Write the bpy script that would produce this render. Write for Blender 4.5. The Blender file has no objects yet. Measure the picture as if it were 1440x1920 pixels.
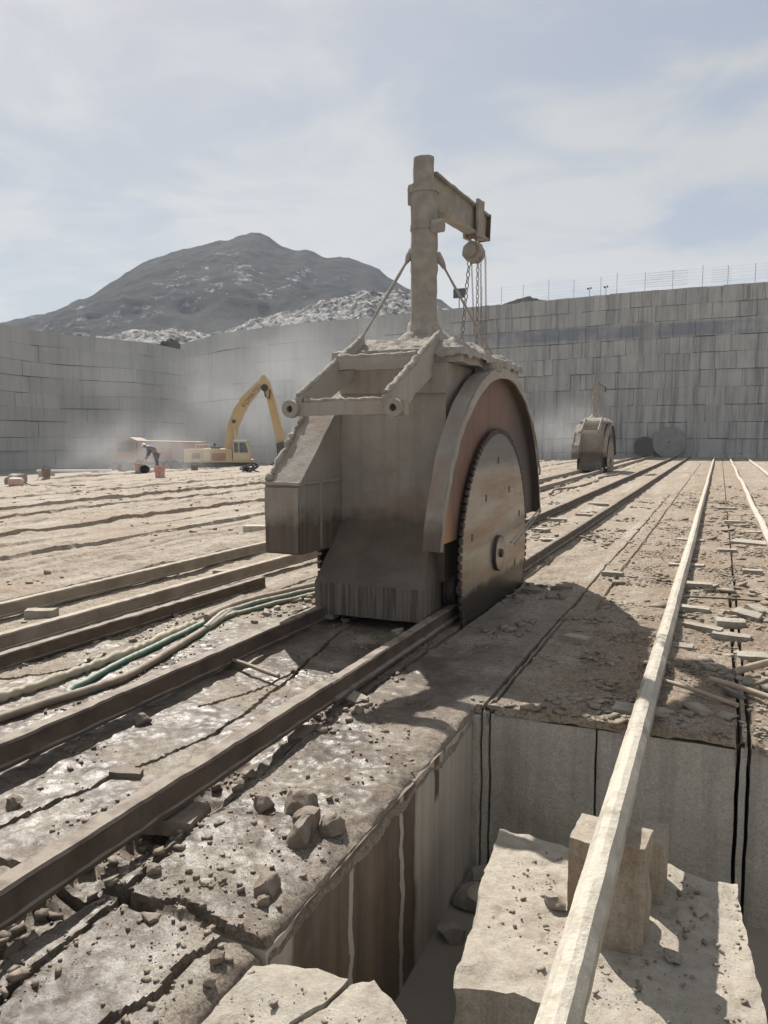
import bpy, bmesh, math, random
import numpy as np
from mathutils import Vector, Matrix, Euler

random.seed(11)
rng = np.random.default_rng(11)
R = math.radians
SC = bpy.context.scene
COL = SC.collection

# ------------------------------------------------------------------ camera
cam_data = bpy.data.cameras.new('camera')
cam_data.sensor_fit = 'VERTICAL'
cam_data.sensor_height = 36.0
cam_data.lens = 36.0 * 1442 / 1920
cam_data.clip_start = 0.05
cam_data.clip_end = 6000
cam = bpy.data.objects.new('camera', cam_data)
COL.objects.link(cam)
cam.location = (0, 0, 1.75)
cam.rotation_euler = (R(90 - 5.55), 0, R(23.5))
SC.camera = cam

# ------------------------------------------------------------------ world, sun, exposure
SUN_EL, SUN_AZ = 45.5, 43.0            # azimuth measured from +Y towards -X
sun_dir = Vector((-math.sin(R(SUN_AZ)) * math.cos(R(SUN_EL)), math.cos(R(SUN_AZ)) * math.cos(R(SUN_EL)), math.sin(R(SUN_EL))))
world = bpy.data.worlds.new('World')
SC.world = world
world.use_nodes = True
wt = world.node_tree
wt.nodes.clear()


def wn(t, **kw):
    n = wt.nodes.new(t)
    for k, v in kw.items():
        setattr(n, k, v)
    return n


def wmath(op, a, b=None, c=None):
    n = wn('ShaderNodeMath', operation=op)
    for i, v in enumerate((a, b, c)):
        if v is None:
            continue
        if isinstance(v, (int, float)):
            n.inputs[i].default_value = v
        else:
            wt.links.new(v, n.inputs[i])
    return n.outputs[0]


sky = wn('ShaderNodeTexSky', sky_type='NISHITA', sun_disc=False)
sky.sun_elevation = R(SUN_EL)
sky.sun_rotation = R(-SUN_AZ)
sky.altitude = 900
sky.air_density = 1.0
sky.dust_density = 2.2
sky.ozone_density = 1.0
tc = wn('ShaderNodeTexCoord')
sep = wn('ShaderNodeSeparateXYZ')
wt.links.new(tc.outputs['Generated'], sep.inputs[0])
zc = wmath('ADD', wmath('MAXIMUM', sep.outputs[2], 0.0), 0.16)
comb = wn('ShaderNodeCombineXYZ')
wt.links.new(wmath('DIVIDE', sep.outputs[0], zc), comb.inputs[0])
wt.links.new(wmath('DIVIDE', sep.outputs[1], zc), comb.inputs[1])
mp = wn('ShaderNodeMapping')
mp.inputs['Rotation'].default_value = (0, 0, R(-38))
mp.inputs['Scale'].default_value = (0.55, 1.5, 1)
wt.links.new(comb.outputs[0], mp.inputs[0])
n1 = wn('ShaderNodeTexNoise')
n1.inputs['Scale'].default_value = 0.85
n1.inputs['Detail'].default_value = 7
n1.inputs['Roughness'].default_value = 0.52
n1.inputs['Distortion'].default_value = 0.35
wt.links.new(mp.outputs[0], n1.inputs['Vector'])
n2 = wn('ShaderNodeTexNoise')
n2.inputs['Scale'].default_value = 2.3
n2.inputs['Detail'].default_value = 9
n2.inputs['Roughness'].default_value = 0.6
n2.inputs['Distortion'].default_value = 0.5
wt.links.new(comb.outputs[0], n2.inputs['Vector'])
cl = wmath('ADD', wmath('MULTIPLY', n1.outputs[0], 0.55), wmath('MULTIPLY', n2.outputs[0], 0.45))
mr = wn('ShaderNodeMapRange', interpolation_type='SMOOTHSTEP')
mr.inputs['From Min'].default_value = 0.41
mr.inputs['From Max'].default_value = 0.56
wt.links.new(cl, mr.inputs['Value'])
bw = wn('ShaderNodeRGBToBW')
wt.links.new(sky.outputs[0], bw.inputs[0])
tone = wmath('DIVIDE', 4.6, wmath('ADD', bw.outputs[0], 5.0))      # thin cloud evens out the glow round the sun
cb = wmath('ADD', wmath('MULTIPLY', bw.outputs[0], tone), 1.95)
skc = wn('ShaderNodeMix', data_type='RGBA', blend_type='MULTIPLY')
skc.inputs[0].default_value = 1.0
wt.links.new(sky.outputs[0], skc.inputs[6])
wt.links.new(wmath('MULTIPLY', tone, 1.15), skc.inputs[7])
ccol = wn('ShaderNodeMix', data_type='RGBA', blend_type='MULTIPLY')
ccol.inputs[0].default_value = 1.0
wt.links.new(cb, ccol.inputs[6])
ccol.inputs[7].default_value = (0.97, 0.985, 0.995, 1)
mixc = wn('ShaderNodeMix', data_type='RGBA')
wt.links.new(wmath('ADD', wmath('MULTIPLY', mr.outputs[0], 0.58), 0.42), mixc.inputs[0])
wt.links.new(skc.outputs[2], mixc.inputs[6])
wt.links.new(ccol.outputs[2], mixc.inputs[7])
bg = wn('ShaderNodeBackground')
bg.inputs['Strength'].default_value = 0.108
wt.links.new(mixc.outputs[2], bg.inputs['Color'])
wout = wn('ShaderNodeOutputWorld')
wt.links.new(bg.outputs[0], wout.inputs['Surface'])

sl = bpy.data.lights.new('sun', 'SUN')
sl.energy = 5.0
sl.angle = R(0.5)
sl.color = (1.0, 0.955, 0.885)
sun = bpy.data.objects.new('sun', sl)
COL.objects.link(sun)
sun.location = (-20, 30, 40)
sun.rotation_euler = sun_dir.to_track_quat('Z', 'Y').to_euler()

SC.view_settings.view_transform = 'Standard'
SC.view_settings.look = 'None'
SC.view_settings.exposure = 0.52
SC.view_settings.gamma = 1.0
SC.view_settings.use_curve_mapping = False
SC.cycles.use_denoising = True
SC.cycles.max_bounces = 6
SC.cycles.diffuse_bounces = 3
SC.cycles.glossy_bounces = 3
SC.cycles.volume_bounces = 1
SC.cycles.sample_clamp_indirect = 4.0


# ------------------------------------------------------------------ numpy noise
def _hash(ix, iy, iz, seed):
    h = (ix.astype(np.uint64) * np.uint64(374761393) + iy.astype(np.uint64) * np.uint64(668265263)
         + iz.astype(np.uint64) * np.uint64(2147483647) + np.uint64(seed * 974711 + 1))
    h = (h ^ (h >> np.uint64(13))) * np.uint64(1274126177)
    h = h & np.uint64(0xffffffff)
    h = (h ^ (h >> np.uint64(16))) * np.uint64(2246822519)
    h = h & np.uint64(0xffffffff)
    return (h ^ (h >> np.uint64(15))).astype(np.float64) / 4294967295.0 * 2 - 1


def vn2(x, y, seed=0):
    xi, yi = np.floor(x), np.floor(y)
    fx, fy = x - xi, y - yi
    fx = fx * fx * fx * (fx * (fx * 6 - 15) + 10)
    fy = fy * fy * fy * (fy * (fy * 6 - 15) + 10)
    xi = xi.astype(np.int64) + 100000
    yi = yi.astype(np.int64) + 100000
    z = np.zeros_like(xi)
    a = _hash(xi, yi, z, seed); b = _hash(xi + 1, yi, z, seed)
    c = _hash(xi, yi + 1, z, seed); d = _hash(xi + 1, yi + 1, z, seed)
    return (a * (1 - fx) + b * fx) * (1 - fy) + (c * (1 - fx) + d * fx) * fy


def fbm2(x, y, octv=4, seed=0, gain=0.5):
    s = 0.0; a = 1.0; t = 0.0
    for o in range(octv):
        s = s + a * vn2(x * 2 ** o + 13.7 * o, y * 2 ** o + 7.1 * o, seed + o)
        t += a; a *= gain
    return s / t


def vn3(P, seed=0):
    Pi = np.floor(P); F = P - Pi
    F = F * F * F * (F * (F * 6 - 15) + 10)
    I = Pi.astype(np.int64) + 100000
    out = 0.0
    for dx in (0, 1):
        wx = F[:, 0] if dx else 1 - F[:, 0]
        for dy in (0, 1):
            wy = F[:, 1] if dy else 1 - F[:, 1]
            for dz in (0, 1):
                wz = F[:, 2] if dz else 1 - F[:, 2]
                out = out + wx * wy * wz * _hash(I[:, 0] + dx, I[:, 1] + dy, I[:, 2] + dz, seed)
    return out


def sstep(a, b, x):
    t = np.clip((x - a) / (b - a), 0, 1)
    return t * t * (3 - 2 * t)


# ------------------------------------------------------------------ materials
class NT:
    def __init__(self, name, rough=0.9, spec=0.3, metal=0.0):
        self.m = bpy.data.materials.new(name)
        self.m.use_nodes = True
        self.t = self.m.node_tree
        self.b = self.t.nodes['Principled BSDF']
        self.b.inputs['Roughness'].default_value = rough
        self.b.inputs['Specular IOR Level'].default_value = spec
        self.b.inputs['Metallic'].default_value = metal
        self.tc = self.t.nodes.new('ShaderNodeTexCoord')
        self.pos = self.tc.outputs['Object']

    def n(self, typ, **kw):
        x = self.t.nodes.new(typ)
        for k, v in kw.items():
            setattr(x, k, v)
        return x

    def link(self, a, b):
        self.t.links.new(a, b)

    def setin(self, sock, v):
        if isinstance(v, bpy.types.NodeSocket):
            self.link(v, sock)
        elif isinstance(v, (tuple, list)) and len(v) == 3 and sock.type == 'RGBA':
            sock.default_value = (*v, 1)
        else:
            sock.default_value = v

    def world(self):
        g = self.n('ShaderNodeNewGeometry')
        return g.outputs['Position']

    def map(self, scale=(1, 1, 1), vec=None, loc=(0, 0, 0), rot=(0, 0, 0)):
        x = self.n('ShaderNodeMapping')
        x.inputs['Scale'].default_value = scale
        x.inputs['Location'].default_value = loc
        x.inputs['Rotation'].default_value = rot
        self.link(vec or self.pos, x.inputs[0])
        return x.outputs[0]

    def noise(self, scale, detail=5, rough=0.55, vec=None, dist=0.0):
        x = self.n('ShaderNodeTexNoise')
        x.inputs['Scale'].default_value = scale
        x.inputs['Detail'].default_value = detail
        x.inputs['Roughness'].default_value = rough
        x.inputs['Distortion'].default_value = dist
        self.link(vec or self.pos, x.inputs['Vector'])
        return x.outputs[0]

    def voro(self, scale, vec=None, feature='F1'):
        x = self.n('ShaderNodeTexVoronoi', feature=feature)
        x.inputs['Scale'].default_value = scale
        self.link(vec or self.pos, x.inputs['Vector'])
        return x.outputs['Distance']

    def rng(self, v, a, b, lo=0.0, hi=1.0):
        x = self.n('ShaderNodeMapRange')
        self.setin(x.inputs['Value'], v)
        x.inputs['From Min'].default_value = a
        x.inputs['From Max'].default_value = b
        x.inputs['To Min'].default_value = lo
        x.inputs['To Max'].default_value = hi
        return x.outputs[0]

    def mix(self, f, a, b, blend='MIX'):
        x = self.n('ShaderNodeMix', data_type='RGBA', blend_type=blend)
        self.setin(x.inputs[0], f)
        self.setin(x.inputs[6], a)
        self.setin(x.inputs[7], b)
        return x.outputs[2]

    def math(self, op, a, b=None):
        x = self.n('ShaderNodeMath', operation=op)
        self.setin(x.inputs[0], a)
        if b is not None:
            self.setin(x.inputs[1], b)
        return x.outputs[0]

    def axis(self, i, vec=None):
        x = self.n('ShaderNodeSeparateXYZ')
        self.link(vec or self.pos, x.inputs[0])
        return x.outputs[i]

    def rand(self):
        return self.n('ShaderNodeObjectInfo').outputs['Random']

    def color(self, c):
        self.setin(self.b.inputs['Base Color'], c)
        return self

    def rough(self, v):
        self.setin(self.b.inputs['Roughness'], v)
        return self

    def bump(self, h, strength=0.5, dist=0.01, prev=None):
        x = self.n('ShaderNodeBump')
        x.inputs['Strength'].default_value = strength
        x.inputs['Distance'].default_value = dist
        self.link(h, x.inputs['Height'])
        if prev is not None:
            self.link(prev, x.inputs['Normal'])
        self.link(x.outputs[0], self.b.inputs['Normal'])
        return x.outputs[0]


M = {}


def simple(name, c1, c2, scale=6, rough=0.85, bump=0.3, bdist=0.005, bscale=40, spec=0.3, metal=0.0, dust=None, dsp=0.6):
    m = NT(name, rough, spec, metal)
    a = m.noise(scale, 6, 0.6)
    f = m.rng(a, 0.35, 0.65)
    c = m.mix(f, c1, c2)
    if dust:
        g = m.n('ShaderNodeNewGeometry')
        up = m.axis(2, g.outputs['Normal'])
        d = m.math('MULTIPLY', m.rng(up, 0.1, 0.8), m.rng(m.noise(scale * 1.7, 5), 0.3, 0.55))
        d = m.math('ADD', d, m.rng(m.noise(scale * 0.6, 6), 0.5, 0.75, 0, dsp))
        d.node.use_clamp = True
        c = m.mix(d, c, dust)
    m.color(c)
    if bump:
        m.bump(m.noise(bscale, 6, 0.65), bump, bdist)
    M[name] = m.m
    return m


DUST = (0.40, 0.355, 0.295)
# --- quarry floor
m = NT('floor', 0.9, 0.5)
P = m.world()
big = m.noise(0.55, 5, 0.55, P)
mid = m.noise(3.2, 7, 0.62, P)
fine = m.noise(38, 6, 0.7, P)
grit = m.voro(95, P)
streak = m.noise(1.0, 6, 0.6, m.map((3.0, 0.22, 1), P))
c = m.mix(m.rng(mid, 0.33, 0.66), (0.33, 0.265, 0.19), (0.47, 0.405, 0.32))
c = m.mix(m.rng(streak, 0.5, 0.68), c, (0.53, 0.475, 0.395))
c = m.mix(m.rng(big, 0.52, 0.68, 0, 0.75), c, (0.36, 0.255, 0.175))
c = m.mix(m.rng(fine, 0.50, 0.66, 0, 0.75), c, (0.15, 0.115, 0.085))
c = m.mix(m.math('MULTIPLY', m.rng(m.noise(9, 6, 0.7, P), 0.52, 0.64, 0, 0.7), m.rng(m.noise(0.9, 4, 0.6, P), 0.42, 0.58)), c, (0.20, 0.15, 0.11))
c = m.mix(m.rng(grit, 0.16, 0.08, 0, 0.55), c, (0.12, 0.095, 0.075))
c = m.mix(m.rng(fine, 0.42, 0.28, 0, 0.5), c, (0.50, 0.45, 0.38))
x_ = m.axis(0, P); y_ = m.axis(1, P)
# slurry from the saw keeps the near left of the floor wet
wx = m.math('MULTIPLY', m.rng(x_, -5.2, -4.0), m.rng(x_, -1.0, -1.7))
wy = m.rng(y_, 9.5, 5.5)
wet = m.math('MULTIPLY', m.math('MULTIPLY', wx, wy), m.rng(m.noise(1.3, 5, 0.6, P), 0.34, 0.50))
c = m.mix(m.math('MULTIPLY', wet, m.rng(m.noise(2.2, 6, 0.65, P), 0.38, 0.58, 0.40, 0.95)), c, (0.11, 0.078, 0.055))
dirt = m.math('MULTIPLY', m.math('MULTIPLY', m.rng(x_, -1.5, -0.5), m.rng(x_, 1.5, 0.7)), m.rng(m.noise(1.8, 6, 0.65, P), 0.34, 0.58))
c = m.mix(m.math('MULTIPLY', dirt, 0.75), c, m.mix(m.rng(fine, 0.4, 0.6), (0.37, 0.275, 0.185), (0.22, 0.16, 0.11)))
shade_spk = m.noise(85, 4, 0.75, P)  # speckle puts the tiny shadows of the rough floor into its colour
c = m.mix(1.0, c, m.mix(m.rng(shade_spk, 0.36, 0.62), (1.22, 1.21, 1.2), (0.55, 0.53, 0.51)), 'MULTIPLY')
shade_fleck = m.noise(14, 8, 0.75, P)  # coarser flecks, the same small shadows painted in dark brown
c = m.mix(m.rng(shade_fleck, 0.54, 0.62, 0, 0.55), c, (0.14, 0.105, 0.08))
m.color(c)
m.rough(m.rng(fine, 0.3, 0.7, 0.80, 0.97))
film = m.math('MULTIPLY', wet, m.rng(m.noise(4, 7, 0.7, P), 0.34, 0.50))
m.setin(m.b.inputs['Coat Weight'], m.math('MULTIPLY', film, m.rng(m.noise(19, 6, 0.7, P), 0.40, 0.58, 0.25, 0.95)))
m.b.inputs['Coat Roughness'].default_value = 0.30
m.b.inputs['Coat IOR'].default_value = 1.45
cbm = m.n('ShaderNodeBump'); cbm.inputs['Strength'].default_value = 0.62; cbm.inputs['Distance'].default_value = 0.0055
m.link(m.noise(60, 6, 0.72, P), cbm.inputs['Height']); m.link(cbm.outputs[0], m.b.inputs['Coat Normal'])
b1 = m.bump(m.noise(16, 10, 0.75, P), 0.9, 0.03)
b2 = m.bump(m.noise(90, 5, 0.75, P), 0.9, 0.006, b1)
M['floor'] = m.m

simple('ground', (0.27, 0.235, 0.19), (0.36, 0.32, 0.27), 0.8, 0.95, 0.6, 0.03, 9)


# --- cut granite in the pit
def granite(name, base, light, dark, rust=0.25):
    m = NT(name, 0.88, 0.3)
    P = m.world()
    st = m.noise(1.0, 5, 0.6, m.map((9, 9, 0.5), P))
    mo = m.noise(2.6, 6, 0.6, P)
    sp = m.noise(140, 3, 0.8, P)
    c = m.mix(m.rng(mo, 0.35, 0.65), base, light)
    c = m.mix(m.rng(st, 0.50, 0.70, 0, 0.75), c, dark)
    c = m.mix(m.math('MULTIPLY', m.rng(m.noise(1.0, 4, 0.6, m.map((5, 5, 0.35), P)), 0.52, 0.68, 0, 0.6), m.rng(m.axis(2, P), -0.75, -0.1)), c, light)
    c = m.mix(m.rng(sp, 0.54, 0.78, 0, 0.25), c, (0.16, 0.15, 0.135))
    c = m.mix(m.rng(m.noise(17, 7, 0.75, P), 0.54, 0.66, 0, 0.5), c, dark)
    c = m.mix(1.0, c, m.mix(m.rng(m.noise(70, 4, 0.75, P), 0.36, 0.64), (1.10, 1.10, 1.09), (0.80, 0.79, 0.77)), 'MULTIPLY')
    c = m.mix(m.rng(m.noise(7, 6, 0.65, P), 0.56, 0.70, 0, 0.45), c, dark)
    c = m.mix(m.rng(m.noise(1.1, 4, 0.6, P), 0.55, 0.75, 0, rust), c, (0.27, 0.18, 0.11))
    g = m.n('ShaderNodeNewGeometry')
    upf = m.rng(m.axis(2, g.outputs['Normal']), 0.55, 0.8)
    c = m.mix(m.math('MULTIPLY', upf, m.rng(mo, 0.3, 0.6, 0.2, 0.7)), c, m.mix(m.rng(m.noise(11, 6, 0.7, P), 0.44, 0.66), (0.56, 0.50, 0.415), (0.36, 0.295, 0.22)))
    m.color(c)
    b = m.bump(m.noise(1.0, 6, 0.7, m.map((14, 14, 40), P)), 0.35, 0.012)
    b = m.bump(m.noise(20, 9, 0.78, P), 1.0, 0.022, b)
    m.bump(sp, 0.5, 0.004, b)
    M[name] = m.m


granite('granite', (0.55, 0.52, 0.465), (0.64, 0.605, 0.545), (0.38, 0.355, 0.32))
granite('pale_stone', (0.54, 0.49, 0.41), (0.64, 0.59, 0.51), (0.31, 0.26, 0.20), 0.4)
granite('prop_stone', (0.48, 0.40, 0.305), (0.56, 0.48, 0.39), (0.24, 0.16, 0.10), 0.7)
granite('slab_stone', (0.38, 0.345, 0.30), (0.47, 0.43, 0.37), (0.26, 0.23, 0.19), 0.3)

# --- wet stained pit wall
m = NT('wet_wall', 0.6, 0.4)
P = m.world()
st = m.noise(1.0, 5, 0.55, m.map((5, 5.0, 0.28), P))
st2 = m.noise(1.0, 4, 0.6, m.map((22, 22.0, 0.5), P))
y_ = m.axis(1, P); z_ = m.axis(2, P)
wob = m.math('ADD', y_, m.math('MULTIPLY', m.math('SUBTRACT', m.noise(5, 4, 0.5, P), 0.5), 0.10))
c = m.mix(m.rng(st, 0.34, 0.68), (0.165, 0.118, 0.082), (0.075, 0.060, 0.048))
c = m.mix(m.rng(m.noise(6, 7, 0.7, P), 0.5, 0.7, 0, 0.5), c, (0.20, 0.155, 0.115))
c = m.mix(m.rng(st2, 0.5, 0.7, 0, 0.5), c, (0.06, 0.048, 0.04))
dry = m.math('ADD', m.rng(wob, 3.62, 3.68), m.rng(wob, 2.38, 2.33))
dry.node.use_clamp = True
c = m.mix(dry, c, m.mix(m.rng(st2, 0.4, 0.65), (0.43, 0.39, 0.33), (0.35, 0.31, 0.26)))


def drip(c, y0, w, zlo, zhi, col):
    a = m.math('ABSOLUTE', m.math('SUBTRACT', m.math('ADD', y_, m.math('MULTIPLY', m.math('SUBTRACT', m.noise(3.5, 4, 0.6, m.map((1, 1, 1), P)), 0.5), 0.13)), y0))
    f = m.math('MULTIPLY', m.rng(a, w, w * 0.8), m.math('MULTIPLY', m.rng(z_, zlo, zlo + 0.06), m.rng(z_, zhi, zhi - 0.04)))
    return m.mix(f, c, col)


c = drip(c, 2.86, 0.024, -1.3, -0.10, (0.40, 0.36, 0.30))
c = drip(c, 3.45, 0.026, -1.3, -0.02, (0.42, 0.38, 0.32))
c = drip(c, 3.98, 0.035, -0.33, 0.1, (0.10, 0.075, 0.055))
c = drip(c, 4.10, 0.02, -0.13, 0.1, (0.12, 0.09, 0.065))
g = m.n('ShaderNodeNewGeometry')
upf = m.rng(m.axis(2, g.outputs['Normal']), 0.55, 0.8)
c = m.mix(upf, c, (0.21, 0.165, 0.125))
m.color(c)
rgh = m.math('MAXIMUM', m.rng(dry, 0, 1, 0.5, 0.9), m.rng(upf, 0, 1, 0, 0.9))
m.rough(rgh)
m.bump(m.noise(30, 7, 0.7, P), 0.4, 0.008)
M['wet_wall'] = m.m


# --- far quarry faces
def rock_face(name, streaky, tint):
    m = NT(name, 0.95, 0.15)
    P = m.world()
    st = m.noise(1.0, 6, 0.65, m.map((1.3, 1.3, 0.10), P))
    st2 = m.noise(1.0, 4, 0.6, m.map((4.5, 4.5, 0.13), P))
    mo = m.noise(0.35, 6, 0.6, P)
    r = m.rand()
    c = m.mix(m.rng(mo, 0.3, 0.7), (0.40, 0.39, 0.375), (0.50, 0.49, 0.47))
    c = m.mix(m.rng(r, 0, 1, 0, 0.55), c, (0.32, 0.318, 0.315))
    c = m.mix(m.rng(st, 0.48, 0.70, 0, streaky), c, (0.20, 0.195, 0.19))
    c = m.mix(m.rng(st2, 0.54, 0.72, 0, streaky * 0.9), c, (0.50, 0.47, 0.42))
    c = m.mix(m.rng(st2, 0.44, 0.30, 0, streaky * 0.6), c, (0.15, 0.145, 0.14))
    if tint:
        z = m.axis(2, P)
        band = m.math('MULTIPLY', m.rng(z, 10.3, 10.6), m.rng(z, 11.75, 11.5))
        c = m.mix(m.math('MULTIPLY', band, m.rng(m.noise(0.4, 4, 0.6, P), 0.35, 0.55, 0.15, 0.8)), c, (0.19, 0.205, 0.25))
    m.color(c)
    m.bump(m.noise(2.2, 7, 0.7, P), 0.5, 0.10)
    M[name] = m.m


rock_face('rock_face', 0.95, True)
rock_face('rock_face_plain', 0.35, False)
simple('rock_gap', (0.13, 0.125, 0.12), (0.19, 0.18, 0.17), 0.7, 0.95, 0.3, 0.05, 4)

# --- hills
m = NT('mountain', 0.95, 0.1)
P = m.world()
a = m.noise(0.02, 8, 0.62, P); b = m.noise(0.10, 7, 0.65, P)
c = m.mix(m.rng(a, 0.38, 0.62), (0.014, 0.0135, 0.015), (0.034, 0.030, 0.030))
c = m.mix(m.rng(b, 0.55, 0.72, 0, 0.6), c, (0.056, 0.048, 0.044))
sn = m.math('MULTIPLY', m.rng(m.noise(0.11, 9, 0.75, m.map((1, 1, 0.5), P)), 0.555, 0.64), m.rng(m.noise(0.014, 3, 0.5, P), 0.49, 0.57))
c = m.mix(m.math('MULTIPLY', sn, 0.8), c, (0.62, 0.64, 0.68))
m.color(c)
m.bump(m.noise(0.16, 10, 0.78, P), 1.0, 3.5)
M['mountain'] = m.m
m = NT('rubble', 0.95, 0.1)
P = m.world()
f = m.rng(m.noise(0.9, 7, 0.7, P), 0.42, 0.58)
c = m.mix(f, (0.17, 0.16, 0.15), (0.52, 0.51, 0.50))
m.color(c)
m.bump(m.noise(1.6, 8, 0.75, P), 0.8, 0.5)
M['rubble'] = m.m

# --- saw machine
m = NT('saw_paint', 0.92, 0.2)
P = m.pos
w = m.world()
mo = m.noise(2.2, 7, 0.62, P)
st = m.noise(1.0, 6, 0.6, m.map((16, 16, 0.7), P))
fi = m.noise(55, 6, 0.7, P)
c = m.mix(m.rng(mo, 0.32, 0.68), (0.30, 0.27, 0.235), (0.385, 0.352, 0.308))
c = m.mix(m.rng(st, 0.52, 0.75, 0, 0.35), c, (0.20, 0.17, 0.14))
c = m.mix(m.rng(m.noise(1.4, 5, 0.6, P), 0.52, 0.70, 0, 0.65), c, (0.25, 0.15, 0.105))
zz = m.math('ADD', m.axis(2, P), m.math('MULTIPLY', m.math('SUBTRACT', m.noise(4, 5, 0.6, P), 0.5), 0.35))
mud = m.rng(zz, 1.10, 0.95)
c = m.mix(mud, c, m.mix(m.rng(st, 0.4, 0.65), (0.175, 0.142, 0.115), (0.125, 0.10, 0.08)))
c = m.mix(m.rng(fi, 0.55, 0.75, 0, 0.4), c, (0.20, 0.175, 0.145))
m.color(c)
b = m.bump(m.noise(9, 8, 0.7, P), 0.55, 0.025)
m.bump(fi, 0.6, 0.005, b)
M['saw_paint'] = m.m
m = NT('saw_dusty', 0.92, 0.2)
P = m.pos
w = m.world()
mo = m.noise(2.2, 7, 0.62, P)
st = m.noise(1.0, 6, 0.6, m.map((16, 16, 0.7), P))
fi = m.noise(55, 6, 0.7, P)
c = m.mix(m.rng(mo, 0.32, 0.68), (0.34, 0.31, 0.27), (0.42, 0.385, 0.335))
c = m.mix(m.rng(st, 0.52, 0.75, 0, 0.35), c, (0.22, 0.19, 0.155))
c = m.mix(m.rng(m.noise(1.4, 5, 0.6, P), 0.52, 0.70, 0, 0.3), c, (0.27, 0.18, 0.13))
zz = m.math('ADD', m.axis(2, P), m.math('MULTIPLY', m.math('SUBTRACT', m.noise(4, 5, 0.6, P), 0.5), 0.35))
mud = m.rng(zz, 1.15, 0.75, 0, 0.5)
c = m.mix(mud, c, m.mix(m.rng(st, 0.4, 0.65), (0.15, 0.118, 0.09), (0.085, 0.066, 0.052)))
c = m.mix(m.rng(fi, 0.55, 0.75, 0, 0.4), c, (0.20, 0.175, 0.145))
m.color(c)
b = m.bump(m.noise(9, 8, 0.7, P), 0.55, 0.025)
m.bump(fi, 0.6, 0.005, b)
M['saw_dusty'] = m.m
m = NT('mud_skirt', 0.9, 0.25)
P = m.pos
st = m.noise(1.0, 5, 0.6, m.map((38, 38, 1.2), P))
zz = m.axis(2, P)
c = m.mix(m.rng(m.noise(3.5, 6, 0.6, P), 0.35, 0.65), (0.125, 0.10, 0.08), (0.175, 0.143, 0.116))
drp = m.mix(m.rng(st, 0.42, 0.6), (0.10, 0.08, 0.065), (0.19, 0.158, 0.13))
c = m.mix(m.rng(zz, 0.415, 0.395), c, drp)
c = m.mix(m.rng(m.noise(30, 6, 0.7, P), 0.54, 0.72, 0, 0.5), c, (0.09, 0.072, 0.06))
m.color(c)
b = m.bump(m.noise(9, 8, 0.7, P), 0.4, 0.02)
m.bump(st, 0.35, 0.006, b)
M['mud_skirt'] = m.m
m = NT('crust', 0.95, 0.2)
c = m.mix(m.rng(m.noise(7, 7, 0.7), 0.35, 0.65), (0.33, 0.295, 0.25), (0.50, 0.46, 0.40))
c = m.mix(m.rng(m.noise(40, 5, 0.7), 0.5, 0.75, 0, 0.5), c, (0.24, 0.205, 0.165))
m.color(c)
b = m.bump(m.noise(24, 8, 0.75), 0.9, 0.03)
M['crust'] = m.m

m = NT('hood_inside', 0.55, 0.4)
P = m.pos
st = m.noise(1.0, 6, 0.6, m.map((10, 9, 0.5), P))
mo = m.noise(1.6, 5, 0.6, P)
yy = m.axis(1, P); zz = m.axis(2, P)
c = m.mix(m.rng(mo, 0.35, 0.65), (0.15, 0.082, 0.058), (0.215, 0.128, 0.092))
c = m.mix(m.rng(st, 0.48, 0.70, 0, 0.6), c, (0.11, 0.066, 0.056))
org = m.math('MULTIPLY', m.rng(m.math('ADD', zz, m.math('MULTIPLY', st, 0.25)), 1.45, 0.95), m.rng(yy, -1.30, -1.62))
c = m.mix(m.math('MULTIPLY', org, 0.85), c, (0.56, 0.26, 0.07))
c = m.mix(m.math('MULTIPLY', m.rng(yy, 0.15, 1.1), m.rng(mo, 0.2, 0.6, 0.8, 1)), c, (0.055, 0.045, 0.045))  # plate and liner grow darker towards the far end
m.color(c)
m.bump(m.noise(25, 6, 0.7, P), 0.3, 0.006)
M['hood_inside'] = m.m

m = NT('blade_steel', 0.38, 0.5, 0.85)
P = m.pos
hb = m.noise(1.0, 5, 0.55, m.map((1, 0.7, 7), P))
hb2 = m.noise(1.0, 3, 0.6, m.map((1, 2.5, 60), P))
zz = m.axis(2, P)
c = m.mix(m.rng(hb, 0.40, 0.62), (0.35, 0.335, 0.315), (0.335, 0.255, 0.185))
c = m.mix(m.rng(hb2, 0.5, 0.8, 0, 0.4), c, (0.30, 0.22, 0.16))
c = m.mix(m.rng(m.noise(6, 5, 0.6, P), 0.5, 0.75, 0, 0.5), c, (0.24, 0.21, 0.185))
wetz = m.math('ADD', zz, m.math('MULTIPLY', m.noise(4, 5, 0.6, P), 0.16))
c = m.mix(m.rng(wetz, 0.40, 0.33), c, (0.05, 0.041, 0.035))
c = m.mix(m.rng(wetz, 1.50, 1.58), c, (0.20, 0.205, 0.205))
m.color(c)
m.rough(m.rng(hb, 0.35, 0.65, 0.36, 0.52))
m.bump(hb2, 0.06, 0.002)
M['blade_steel'] = m.m

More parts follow.
